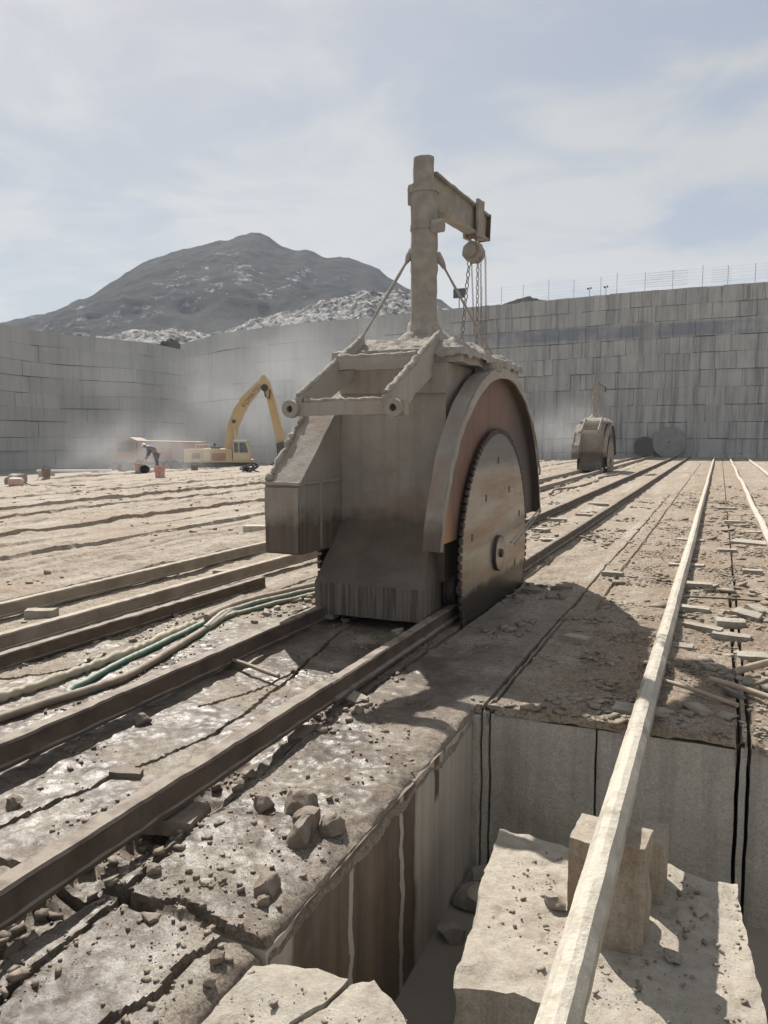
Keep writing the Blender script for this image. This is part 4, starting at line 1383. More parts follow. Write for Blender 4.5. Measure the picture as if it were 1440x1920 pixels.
# ------------------------------------------------------------------ land behind the walls
def grid_obj(name, xs, ys, fn, mat, keepf=None, smooth=180):
    X, Y = np.meshgrid(xs, ys)
    Z = fn(X, Y)
    n = len(xs)
    I = np.arange(len(xs) * len(ys)).reshape(len(ys), n)
    q = np.stack([I[:-1, :-1], I[:-1, 1:], I[1:, 1:], I[1:, :-1]], -1).reshape(-1, 4)
    if keepf is not None:
        cx = X.ravel()[q].mean(1); cy = Y.ravel()[q].mean(1)
        q = q[keepf(cx, cy)]
    V = np.stack([X.ravel(), Y.ravel(), Z.ravel()], -1)
    return mesh_obj(name, V, [tuple(map(int, f)) for f in q], mat, None, smooth)


yaw = R(23.5)
FW = np.array([-math.sin(yaw), math.cos(yaw)]); RT = np.array([math.cos(yaw), math.sin(yaw)])
RIDGE = [(-200, 56), (-120, 58), (-60, 62), (0, 66), (75, 71), (100, 71.5), (130, 75), (200, 84.5), (260, 97), (300, 103), (350, 108), (400, 111.5), (460, 115.7), (490, 117.0), (505, 115.2), (520, 112.5), (540, 110), (560, 107.8), (580, 108.4), (600, 104.5),
         (620, 103.6), (640, 103.8), (658, 102.6), (680, 100.2), (700, 98.6), (735, 91), (770, 86), (830, 78), (900, 66), (980, 50), (1100, 40), (1400, 35), (1900, 30)]
rs = np.array([(p[0] - 720) / 1442 * 450 for p in RIDGE]); rz_ = np.array([p[1] for p in RIDGE])


def mountain_h(X, Y):
    s = X * RT[0] + Y * RT[1]; d = X * FW[0] + Y * FW[1] - 450
    zr = np.interp(s, rs, rz_)
    n = fbm2(X * 0.014, Y * 0.014, 5, 401); r = 1 - np.abs(fbm2(X * 0.022, Y * 0.022, 5, 405)) * 2
    ad = np.abs(d)
    env = np.clip(ad / 110, 0, 1)
    z = zr * (1 - np.clip(ad / np.where(d < 0, 215, 420), 0, 1)) + env * (6 * n + 6 * (r - 0.5)) * np.clip((zr - 30) / 60, 0.1, 1)
    z = z + 0.8 * (1 - 2 * np.abs(fbm2(X * 0.06, Y * 0.06, 4, 409))) * env + 0.8 * fbm2(X * 0.06, Y * 0.06, 4, 410) + 1.5 * np.maximum(-0.2, 0.35 - np.abs(fbm2(X * 0.09, Y * 0.09, 4, 412))) + 1.2 * fbm2(X * 0.2, Y * 0.2, 4, 411)
    return np.maximum(z, 11.0 + 0.8 * n)


tag(grid_obj('mountain', np.linspace(-640, 330, 420), np.linspace(140, 800, 330), mountain_h, 'mountain'), 'dark rocky mountain with thin snow in its gullies', kind='structure')


def terrace(X, Y):
    z = 12.2 + 0.25 * fbm2(X * 0.3, Y * 0.3, 4, 421)
    z = np.where(X < -54, 10.9 + 0.4 * fbm2(X * 0.2, Y * 0.2, 4, 423) + 0.02 * np.maximum(0, -57 - X), z)
    return z
tag(grid_obj('hill_terrace', np.linspace(-300, 240, 150), np.linspace(-60, 140, 90), terrace, 'rubble', lambda x, y: (y > WY + 5) | (x < -61)), 'stony level ground on top of the quarry walls', kind='structure')


def ridge_bank(D, prof, slope, back, z0, seed, rough):
    """a spoil bank with the crest line prof (distance along, height), D metres out"""
    ps = np.array([p[0] for p in prof]); pz = np.array([p[1] for p in prof])

    def f(X, Y):
        s = X * RT[0] + Y * RT[1]; d = X * FW[0] + Y * FW[1] - D
        z = np.interp(s, ps, pz) - np.where(d < 0, -d * slope, d * back)
        k = np.clip((z - z0) / 2, 0, 1)
        a = fbm2(X * 0.6, Y * 0.6, 4, seed)
        st = np.floor(a * 5) / 5 + 0.2 * sstep(0.0, 0.35, a * 5 - np.floor(a * 5))
        z = z + k * rough * (1.6 * st + 0.6 * fbm2(X * 1.7, Y * 1.7, 3, seed + 9))
        return np.maximum(z, z0 + 0.15 * fbm2(X, Y, 2, seed))
    return f


def bank_grid(name, D, s0, s1, d0, d1, ns, nd, fn, mat, label):
    S, Dd = np.meshgrid(np.linspace(s0, s1, ns), np.linspace(D + d0, D + d1, nd))
    X = S * RT[0] + Dd * FW[0]; Y = S * RT[1] + Dd * FW[1]
    Z = fn(X, Y)
    I = np.arange(ns * nd).reshape(nd, ns)
    q = np.stack([I[:-1, :-1], I[:-1, 1:], I[1:, 1:], I[1:, :-1]], -1).reshape(-1, 4)
    cx = X.ravel()[q].mean(1); cy = Y.ravel()[q].mean(1)
    q = q[(cy > WY + 3.5) | (cx < -60)]
    V = np.stack([X.ravel(), Y.ravel(), Z.ravel()], -1)
    return tag(mesh_obj(name, V, [tuple(map(int, f)) for f in q], mat, None, 35), label, kind='structure')


bank_grid('rubble_bank', 115, -36, 26, -32, 25, 300, 240, ridge_bank(115, [(-36, 13), (-24, 16.6), (-20, 18.6), (-9.6, 21.2), (-1.6, 22.9), (4, 22.5), (10, 19.5), (26, 13)], 0.34, 0.5, 12.0, 431, 0.55), 'rubble', 'pale rubble bank sunlit behind the back wall')
bank_grid('hillock', 133, 8, 45, -30, 20, 70, 60, ridge_bank(133, [(8, 20), (18, 23.2), (21, 24.8), (24.5, 25.5), (27, 25.0), (31, 22.8), (45, 19)], 0.5, 0.5, 12.0, 441, 0.25), 'mountain', 'small dark hillock just above the back wall')
bank_grid('rubble_heap', 105, -60, -16, -20, 16, 200, 140, ridge_bank(105, [(-60, 13.5), (-50, 15.6), (-42, 14.2), (-34.5, 15.7), (-27, 16.0), (-22, 15.2), (-16, 12)], 0.22, 0.4, 11.2, 451, 0.5), 'rubble', 'low snowy rubble heap on top of the left wall')

hut = empty('site_hut', (-61.2, 62.0, 11.2), 0.4, 'small white hut on top of the left quarry wall', 'hut')
mb = MB(); mb.box(-0.65, 0.65, -0.6, 0.6, 0, 1.35); mb.build('wall', 'white_wall', hut)
mb = MB(); mb.box(-0.75, 0.75, -0.7, 0.7, 1.352, 1.45); mb.build('roof', 'grey_tarp', hut)
mb = MB(); mb.box(-0.25, 0.2, -0.625, -0.602, 0, 1.1); mb.build('door', 'sign_dark', hut)

# fence along the top of the back wall
fence = empty('wire_fence', (-22, WY + 0.8, 14.2), 0, 'thin wire fence on posts along the top of the back wall', 'fence')
FO = np.array([-22, WY + 0.8, 14.2])
fxs = [-21.5, -19.6, -17.5, -15.1, -12.8, -10.4, -9.0, -6.6, -4.3, -1.9, 0.1, 2.2, 4.6, 7.0, 9.4]
ftop = [(x, top_back(x + 57)) for x in fxs]
for k, (x, z) in enumerate(ftop):
    mb = MB(FO); mb.cyl((x, WY + 0.8, z - 0.15), (x, WY + 0.8, z + (1.75 if k % 3 else 1.95)), 0.022, None, 6); mb.build('post', 'wire', fence)
for hz in (0.5, 0.8, 1.1, 1.4, 1.65):
    mb = MB(FO); mb.tube([(x, WY + 0.8, z + hz) for x, z in ftop], 0.004, 4); mb.build('wire', 'wire', fence)
for xa, nb_ in ((-6.5, 7), (-1.2, 6)):
    z = top_back(xa + 57)
    mb = MB(FO)
    for k in range(nb_):
        mb.box(xa, xa + (3.4 if xa < -5 else 1.6), WY + 0.84, WY + 0.86, z + 0.45 + k * 0.2, z + 0.462 + k * 0.2)
    mb.build('mesh_panel', 'wire', fence)
for x, lab in ((-11.35, 'small floodlight pair on a post, left of two on the back wall'), (-9.9, 'small floodlight on a leaning post, right of two on the back wall')):
    z = top_back(x + 57)
    fl = empty('floodlight', (x, WY + 0.45, z - 0.12), 0, lab, 'floodlight', 'floodlights on the back wall')
    mb = MB(); mb.cyl((0, 0, 0), (0, 0, 0.85), 0.03, None, 6); mb.build('post', 'wire', fl)
    mb = MB(); mb.box(-0.20, -0.05, -0.08, 0.06, 0.78, 0.93); mb.box(0.05, 0.18, -0.08, 0.06, 0.82, 0.96); mb.build('lamp', 'dark_steel', fl)
z = top_back(-23.9 + 57)
sg = empty('sign_board', (-23.7, WY + 0.5, z - 0.15), 0, 'small dark sign board on a post on the back wall, seen past the crane post', 'sign')
mb = MB(); mb.cyl((0, 0, 0), (0, 0, 1.2), 0.05, None, 6); mb.build('post', 'dark_steel', sg)
mb = MB(); mb.box(-0.6, 0.6, -0.05, 0.03, 1.2, 2.1); mb.build('board', 'sign_dark', sg)
z = top_back(3.4 + 57)
sp = empty('speaker_box', (3.45, WY + 0.6, z - 0.15), 0, 'black box on a pole at the right end of the back wall', 'loudspeaker')
mb = MB(); mb.cyl((0, 0, 0), (0, 0, 1.6), 0.05, None, 6); mb.build('pole', 'dark_steel', sp)
mb = MB(); mb.box(-0.3, 0.5, -0.3, 0.3, 1.3, 1.9); mb.build('box', 'sign_dark', sp)


# spare blades leaning on the back wall
def spare_blade(x, y, rad, lean, mat, label):
    e = empty('spare_blade', (x, y, gz(x, y) - 0.02), 0, label, 'saw blade', 'spare blades leaning on the back wall')
    e.rotation_euler = (R(-lean), 0, 0)
    n = 96
    mb = MB()
    pts = [(math.cos(a) * (rad + (0.02 if k % 2 else -0.02)), rad + math.sin(a) * (rad + (0.02 if k % 2 else -0.02))) for k, a in enumerate(np.linspace(0, 2 * math.pi, n + 1)[:-1])]
    mb.prism(pts, -0.02, 0.02, 'y'); mb.build('disc', mat, e)
    mb = MB(); mb.cyl((0, -0.026, rad), (0, -0.021, rad), 0.09, None, 16); mb.build('centre_bore_shade', 'dark_steel', e)  # dark disc painted in for the shade of the open bore
    return e


spare_blade(-4.05, 71.35, 1.36, 10, 'disc_grey', 'grey round spare saw blade leaning on the back wall between rails')
spare_blade(-6.05, 71.45, 0.92, 8, 'dark_steel', 'dark round spare saw blade leaning on the back wall, partly covered by the grey one')

# ------------------------------------------------------------------ hoses and rods on the floor
def hose(pts, r, mat, label, ribs=0.0, n=10, name='hose', zoff=0.0, dense=0.03):
    pts = [Vector((x, y, 0)) for x, y in pts]
    out = []
    for i in range(len(pts) - 1):
        p0 = pts[max(i - 1, 0)]; p1 = pts[i]; p2 = pts[i + 1]; p3 = pts[min(i + 2, len(pts) - 1)]
        k = max(2, int((p2 - p1).length / dense))
        for j in range(k):
            t = j / k
            out.append(0.5 * ((2 * p1) + (-p0 + p2) * t + (2 * p0 - 5 * p1 + 4 * p2 - p3) * t * t + (-p0 + 3 * p1 - 3 * p2 + p3) * t ** 3))
    out.append(pts[-1])
    xs = np.array([p.x for p in out]); ys = np.array([p.y for p in out])
    zz = floor_h(xs, ys)
    ks = np.ones(9) / 9
    zz = np.convolve(np.pad(zz, 4, mode='edge'), ks, 'valid')
    o0 = np.array([xs[0], ys[0], zz[0]])
    mb = MB(o0)
    if ribs:
        rad = [r * (1 + ribs * math.sin(i * 1.25 + 2.2 * math.sin(i * 0.31)) + 0.16 * random.uniform(-1, 1)) for i in range(len(out))]
    else:
        rad = [r * random.uniform(0.95, 1.06) for _ in out]
    mb.tube([(x, y, z + r * 0.9 + zoff) for x, y, z in zip(xs, ys, zz)], rad, n)
    o = mb.build(name, mat, None, 60)
    o.location = o0
    return tag(o, label, 'hose', 'water hoses beside the near saw')


hose([(-4.50, 2.4), (-4.36, 3.2), (-4.30, 3.75), (-4.28, 4.3), (-4.29, 4.75), (-4.36, 5.25), (-4.43, 5.75)], 0.034, 'cream_sleeve', 'cream wrinkled flat sleeve hose at the left of the hose bundle', 0.22, 12)
hose([(-4.29, 8.3), (-4.36, 7.0), (-4.42, 6.3), (-4.36, 5.7), (-4.24, 5.0), (-4.14, 4.4), (-4.08, 4.05), (-4.05, 3.88), (-3.98, 3.80), (-3.90, 3.86), (-3.88, 4.05), (-3.96, 4.6), (-4.12, 5.3), (-4.27, 5.9), (-4.40, 6.5)], 0.025, 'green_hose', 'bright green hose doubled back in a tight loop')
hose([(-4.18, 2.3), (-4.06, 3.1), (-3.96, 3.6), (-3.87, 4.1), (-3.95, 4.6), (-4.10, 5.2), (-4.24, 5.75), (-4.38, 6.3)], 0.031, 'tan_hose', 'thick tan muddy hose nearest the dark rusty rail')
hose([(-4.36, 5.85), (-4.44, 6.4), (-4.34, 7.1), (-4.20, 7.9), (-4.12, 9.0)], 0.036, 'tan_hose', 'tan hose continuing beyond the bundle tie to the near saw', zoff=0.03)
hose([(-4.16, 5.4), (-4.30, 6.05), (-4.22, 6.7), (-4.06, 7.5), (-4.0, 8.6)], 0.026, 'dull_green_hose', 'dusty green hose lowest in the bundle beside the near saw')
hose([(-4.2, 5.6), (-4.37, 6.2), (-4.3, 6.9), (-4.14, 7.7), (-4.06, 8.7)], 0.026, 'dull_green_hose', 'dusty green hose in the middle of the bundle beside the near saw', zoff=0.02)
hose([(-4.6, 40), (-4.3, 37), (-4.7, 34), (-4.4, 31), (-4.55, 27.5), (-4.9, 25.5), (-4.7, 23.5)], 0.04, 'tan_hose', 'tan hose trailing on the floor in front of the far saw', dense=0.2)


def rod(p, q, r, label, mat='rail_rust', name='iron_rod', cat='rod', n=8):
    p, q = Vector(p), Vector(q)
    mb = MB(p)
    pts = [p.lerp(q, t) + Vector((0, 0, 0.006 * math.sin(t * 5))) for t in np.linspace(0, 1, 14)]
    mb.tube(pts, r, n)
    o = mb.build(name, mat, None, 60); o.location = p
    return tag(o, label, cat)


rod((-3.42, 4.82, 0.055), (-2.82, 4.60, 0.06), 0.016, 'rusty iron rod lying across the gap between the near saw rails', 'tan_hose')
rod((0.0, 5.75, 0.06), (0.72, 5.22, 0.05), 0.020, 'bent muddy rod over the two kerfs at the right edge', 'timber')
rod((-0.30, 5.62, 0.045), (0.17, 5.28, 0.05), 0.016, 'muddy rod running from the cream rail to the double kerf', 'timber')
rod((0.16, 6.08, 0.03), (0.62, 6.52, 0.10), 0.028, 'grey weathered timber stick propped beside the right kerf', 'timber', 'timber_stick', 'stick')
rod((-0.28, 8.68, 0.06), (0.95, 8.85, 0.05), 0.010, 'thin rusty bar across the floor right of the cream rail')

# ------------------------------------------------------------------ offcut slabs and rocks
def slab(x, y, lx, ly, lz, rz, label, tilt=0.0, mat='slab_stone', z=None, seed=0, name='stone_slab', group='granite offcuts lying about the rails'):
    rr = random.Random(seed or int(abs(x * 1000 + y * 77)))
    mb = MB()
    hx, hy = lx / 2, ly / 2
    j = lambda s: rr.uniform(-s, s)
    poly = [(-hx + j(.03 * lx), -hy + j(.1 * ly)), (hx + j(.06 * lx), -hy + j(.1 * ly)), (hx + j(.06 * lx), hy + j(.1 * ly)), (-hx + j(.06 * lx), hy + j(.1 * ly))]
    mb.prism(poly, 0, lz, 'z')
    o = mb.build(name, mat, None, 30, (max(lx / 7, 0.02), min(0.006, lz * 0.06), 14))
    zz = gz(x, y) - 0.008 if z is None else z
    o.location = (x, y, zz)
    o.rotation_euler = (R(tilt), R(tilt * 0.4), R(rz))
    return tag(o, label, 'stone slab', group)


slab(-0.20, 8.15, 0.34, 0.13, 0.06, -8, 'flat grey slab touching the right side of the cream rail')
slab(-0.17, 9.50, 0.30, 0.15, 0.07, 5, 'upper flat slab against the cream rail, near a longer slab')
slab(-0.08, 7.45, 0.36, 0.11, 0.055, -28, 'slanting slab next to the cream rail, lowest of a pile of four')
slab(0.16, 7.72, 0.26, 0.14, 0.07, 12, 'squat slab on top of the pile beside the kerf', 4)
slab(0.16, 7.28, 0.30, 0.15, 0.075, -15, 'pale thick slab at the front of the pile beside the kerf')
slab(0.30, 8.02, 0.28, 0.12, 0.06, -35, 'leaning brown slab behind the pile beside the kerf', 12)
slab(0.42, 8.30, 0.20, 0.20, 0.05, 45, 'square slab lying tilted over the kerf', 14)
slab(0.30, 6.62, 0.22, 0.16, 0.05, 8, 'grey cracked slab bridging the kerf near the pit')
slab(-0.36, 6.78, 0.46, 0.13, 0.05, 2, 'slab laid crosswise under the cream rail, nearest the machine shadow', z=-0.03)
slab(-0.36, 5.05, 0.40, 0.16, 0.05, -3, 'slab laid crosswise under the cream rail at the pit edge', z=-0.03)
slab(-0.36, 11.2, 0.46, 0.16, 0.06, 4, 'slab laid crosswise under the cream rail, farther along', z=-0.035)
slab(-0.40, 14.0, 0.46, 0.16, 0.06, -4, 'slab under the cream rail beyond the long shadow', z=-0.035)
slab(-1.06, 6.62, 0.22, 0.12, 0.05, -20, 'lone pale slab lying in the machine shadow')
slab(-1.17, 9.88, 0.26, 0.11, 0.055, -6, 'tan slab with a brown edge next to the thin kerf')
slab(-1.62, 8.90, 0.26, 0.13, 0.06, 18, 'dark slab at the edge of the machine shadow, right of two', mat='wet_rock')
slab(-1.90, 8.62, 0.22, 0.14, 0.06, -5, 'dark slab at the edge of the machine shadow, left of two', mat='wet_rock')
slab(0.62, 13.9, 0.75, 0.26, 0.05, -12, 'long pale slab leaning beside the right edge rail', 4)
slab(0.45, 10.9, 0.24, 0.13, 0.07, 4, 'upright-edged tan slab on the kerf below the long pale slab')
slab(0.16, 12.9, 0.26, 0.12, 0.05, 6, 'slab left of the kerf near the long pale slab')
slab(0.34, 17.2, 0.4, 0.16, 0.06, 3, 'slab across the kerf in the middle distance')
slab(0.2, 20.5, 0.45, 0.2, 0.06, -6, 'slab farther along the kerf between the pale rails')
slab(0.80, 15.6, 0.55, 0.2, 0.06, 3, 'slab laid crosswise under the right edge rail', z=-0.03)
slab(0.80, 19.2, 0.55, 0.2, 0.06, -5, 'second slab laid crosswise under the right edge rail', z=-0.03)
slab(-7.95, 12.3, 0.50, 0.26, 0.16, 20, 'squared stone block standing left of the closed hood', mat='pale_stone')
slab(-6.02, 5.45, 0.30, 0.14, 0.085, 24, 'squared offcut between the two dusty rails, nearest')
slab(-5.80, 8.15, 0.26, 0.13, 0.08, 28, 'squared offcut between the two dusty rails, farther')
slab(-5.60, 8.45, 0.30, 0.10, 0.05, 20, 'thin offcut against the dusty holed rail')
slab(-2.78, 3.02, 0.17, 0.06, 0.04, 22, 'wedge shaped offcut lying between the near saw rails', 8, mat='wet_rock')
slab(-5.12, 6.55, 0.28, 0.16, 0.055, 30, 'small stone pad under the short spare rail, upper', z=-0.03)
slab(-5.12, 4.6, 0.30, 0.18, 0.055, 30, 'small stone pad under the short spare rail, lower', z=-0.03)
slab(-3.35, 4.95, 0.22, 0.26, 0.07, 8, 'dark stone pad under the rusty rail beside the iron rod', mat='wet_rock', z=-0.035)
slab(-2.22, 3.95, 0.24, 0.14, 0.05, 30, 'dark flat chip under the nearest rusty rail', 9, mat='wet_rock', z=-0.07)
slab(-2.26, 2.75, 0.24, 0.2, 0.07, 12, 'dark stone pad in the trench under the nearest rusty rail', mat='wet_rock', z=-0.05)
slab(-2.2, 4.55, 0.2, 0.12, 0.04, -25, 'bright flake beside the rail joint', 10, z=-0.02)
for k, (x, y, lx) in enumerate(((-3.0, 14.2, 0.3), (-2.7, 17.5, 0.4), (-3.05, 16.2, 0.35), (-2.85, 20.5, 0.5), (-2.6, 12.9, 0.25))):
    slab(x, y, lx, 0.18, 0.06, 10 * k - 20, 'flat slab between the rails behind the near saw, %s' % ('first past the blade', 'fourth past the blade', 'third past the blade', 'farthest past the blade', 'small one nearest the blade')[k])

ROCKS = [(-1.93, 3.00, 0.105, 'brown wedge rock standing apart left of the rock cluster', 3), (-1.77, 3.06, 0.16, 'largest brown rock at the back of the cluster by the pit edge', 4), (-1.66, 2.93, 0.15, 'middle brown rock of the cluster by the pit edge', 5),
         (-1.53, 2.95, 0.12, 'brown rock at the right end of the cluster by the pit edge', 6), (-1.62, 2.80, 0.15, 'rounded brown rock at the front of the cluster by the pit edge', 7), (-1.56, 2.43, 0.11, 'upright tan stone alone near the stained pit rim', 8),
         (-1.50, 2.03, 0.06, 'dark pebble-like stone standing on the front slab', 9), (-2.03, 2.34, 0.06, 'dark square stone beside the long crack', 10), (-1.79, 2.37, 0.06, 'thin pale flake lying in the middle of the wet slab', 11),
         (-1.86, 2.13, 0.08, 'grey flat stone lying along the cross crack', 12), (-3.05, 2.55, 0.09, 'dark rock between the near rails at the left edge', 13), (-2.95, 2.42, 0.07, 'dark rock in front of the rock at the left edge', 14), (-3.35, 2.95, 0.07, 'black rock in the shade of the dark rusty rail', 15),
         (-3.30, 3.15, 0.08, 'flat black rock behind the black rock by the dark rail', 16), (-3.2, 3.62, 0.10, 'tilted brown chip under the dark rusty rail', 17), (-4.28, 6.22, 0.07, 'dark stone lying by the hose bundle tie', 18), (-4.0, 6.1, 0.09, 'flat dark rock right of the hose bundle', 19),
         (-1.53, 2.36, 0.05, 'small stone at the foot of the upright tan stone', 20), (-1.46, 1.93, 0.045, 'small brown stone on the sliver by the pale cracked block', 21)]
for x, y, s, lab, sd_ in ROCKS:
    s *= 0.85
    me_ = rock_mesh('rock', s * random.uniform(0.9, 1.1), s * random.uniform(0.75, 1.0), s * (0.35 if 'fla' in lab else 0.8), sd_, 'pale_stone' if sd_ == 11 else 'wet_rock', 2, 60)
    o = bpy.data.objects.new('rock', me_); COL.objects.link(o)
    o.location = (x, y, gz(x, y) + s * (0.10 if 'fla' in lab else 0.30))
    o.rotation_euler = (random.uniform(-.3, .3), random.uniform(-.3, .3), random.uniform(0, 6))
    tag(o, lab, 'rock', 'loose rocks on the wet floor')

# uncountable chips and gravel
def gravel(name, pts, smin, smax, mat, label, flat=0.6, power=2.5):
    xs = np.array([p[0] for p in pts]); ys = np.array([p[1] for p in pts])
    zs = floor_h(xs, ys)
    n = len(xs)
    s = smin + (smax - smin) * rng.random(n) ** power
    cube = np.array([(x, y, z) for z in (-.5, .5) for y in (-.5, .5) for x in (-.5, .5)])
    J = cube[None] + rng.uniform(-0.24, 0.24, (n, 8, 3))
    J = J * s[:, None, None] * np.stack([rng.uniform(.6, 1.3, n), rng.uniform(.6, 1.2, n), rng.uniform(flat * 0.5, flat * 1.3, n)], -1)[:, None, :]
    a = rng.uniform(0, 6.28, n); c_, s_ = np.cos(a), np.sin(a)
    tl = rng.uniform(-.35, .35, n)
    X = J[..., 0] * c_[:, None] - J[..., 1] * s_[:, None]; Y = J[..., 0] * s_[:, None] + J[..., 1] * c_[:, None]; Z = J[..., 2] + X * tl[:, None]
    V = np.stack([X + xs[:, None], Y + ys[:, None], Z + zs[:, None] + s[:, None] * flat * 0.28], -1).reshape(-1, 3)
    Fq = np.array([(0, 2, 3, 1), (4, 5, 7, 6), (0, 1, 5, 4), (2, 6, 7, 3), (0, 4, 6, 2), (1, 3, 7, 5)])
    Fs = (Fq[None] + (np.arange(n) * 8)[:, None, None]).reshape(-1, 4)
    me_ = bpy.data.meshes.new(name)
    me_.vertices.add(len(V)); me_.vertices.foreach_set('co', V.ravel())
    me_.loops.add(len(Fs) * 4); me_.loops.foreach_set('vertex_index', Fs.ravel().astype(np.int32))
    me_.polygons.add(len(Fs)); me_.polygons.foreach_set('loop_start', np.arange(0, len(Fs) * 4, 4, dtype=np.int32))
    me_.update(calc_edges=True); me_.validate()
    me_.materials.append(M[mat])
    o = bpy.data.objects.new(name, me_); COL.objects.link(o)
    return tag(o, label, kind='stuff')


def scatter(n, x0, x1, y0, y1, fn=None, clus=2.0, seed=0):
    out = []
    while len(out) < n:
        k = n * 6
        xs = rng.uniform(x0, x1, k); ys = y0 + (y1 - y0) * rng.random(k) ** 1.4
        p = sstep(-0.1, 0.45, fbm2(xs * clus, ys * clus, 3, 501 + seed))
        if fn is not None: p = p * fn(xs, ys)
        ok = rng.random(k) < p
        ok &= ~((xs > PITX - 0.02) & (ys < PITY + 0.03))
        out += list(zip(xs[ok], ys[ok]))
    return out[:n]


gravel('gravel', scatter(5200, -4.9, -1.42, 1.0, 6.2, None, 1.6, 1), 0.003, 0.026, 'wet_rock', 'wet chips and crumbs scattered over the near floor', 0.7, 6.0)
gravel('gravel', scatter(650, -2.45, -2.04, 1.2, 5.2, None, 2.5, 2), 0.006, 0.06, 'wet_rock', 'broken stone filling the trench beside the nearest rail', 0.6, 3.4)
gravel('gravel', scatter(6000, -1.4, 3.5, 4.75, 26, lambda x, y: 0.25 + np.exp(-((x - 0.35) / 0.6) ** 2) + 0.6 * np.exp(-((x + 0.7) / 0.3) ** 2), 1.5, 3), 0.008, 0.075, 'chip_stone', 'dry chips and flakes scattered about the cream rail', 0.35, 4.0)
gravel('gravel', scatter(3600, -22, -4.2, 4, 30, None, 0.9, 4), 0.008, 0.09, 'chip_stone', 'stone chips scattered over the left floor', 0.4, 4.5)
gravel('gravel', scatter(1500, -4.2, -1.5, 6, 22, None, 1.2, 5), 0.012, 0.08, 'chip_stone', 'chips scattered between and behind the near saw rails', 0.5, 3.0)
gravel('gravel', scatter(9000, -1.3, 1.6, 4.76, 16, lambda x, y: 0.2 + np.exp(-((x - 0.35) / 0.5) ** 2) + 0.7 * np.exp(-((x + 0.75) / 0.35) ** 2), 2.2, 6), 0.004, 0.03, 'chip_stone', 'dirt crumbs and grit about the cream rail', 0.5, 3.0)
gravel('gravel', scatter(170, -1.2, 1.8, 5.0, 30, lambda x, y: 0.2 + np.exp(-((x - 0.35) / 0.5) ** 2), 1.2, 7), 0.05, 0.15, 'chip_stone', 'thin broken flakes about the cream rail', 0.28, 1.5)
# crumbs on the loose block in the pit
pb = [(x, y) for x, y in zip(rng.uniform(-0.88, 0.18, 420), rng.uniform(2.9, 3.98, 420))]
pf = [(x, y) for x, y in zip(rng.uniform(-1.39, -0.75, 160), rng.uniform(1.5, 2.08, 160))]
g_ = gravel('gravel', pb + pf, 0.004, 0.022, 'chip_stone', 'crumbs lying on the pale blocks in the pit', 0.6, 4)
g_.data.vertices.foreach_get('co', (cb2 := np.zeros(len(g_.data.vertices) * 3)))
cb2 = cb2.reshape(-1, 3)
zz0 = np.repeat(floor_h(np.array([p[0] for p in pb + pf]), np.array([p[1] for p in pb + pf])), 8)
cb2[:, 2] += np.repeat([-0.455] * len(pb) + [-0.055] * len(pf), 8) - zz0
g_.data.vertices.foreach_set('co', cb2.ravel()); g_.data.update()

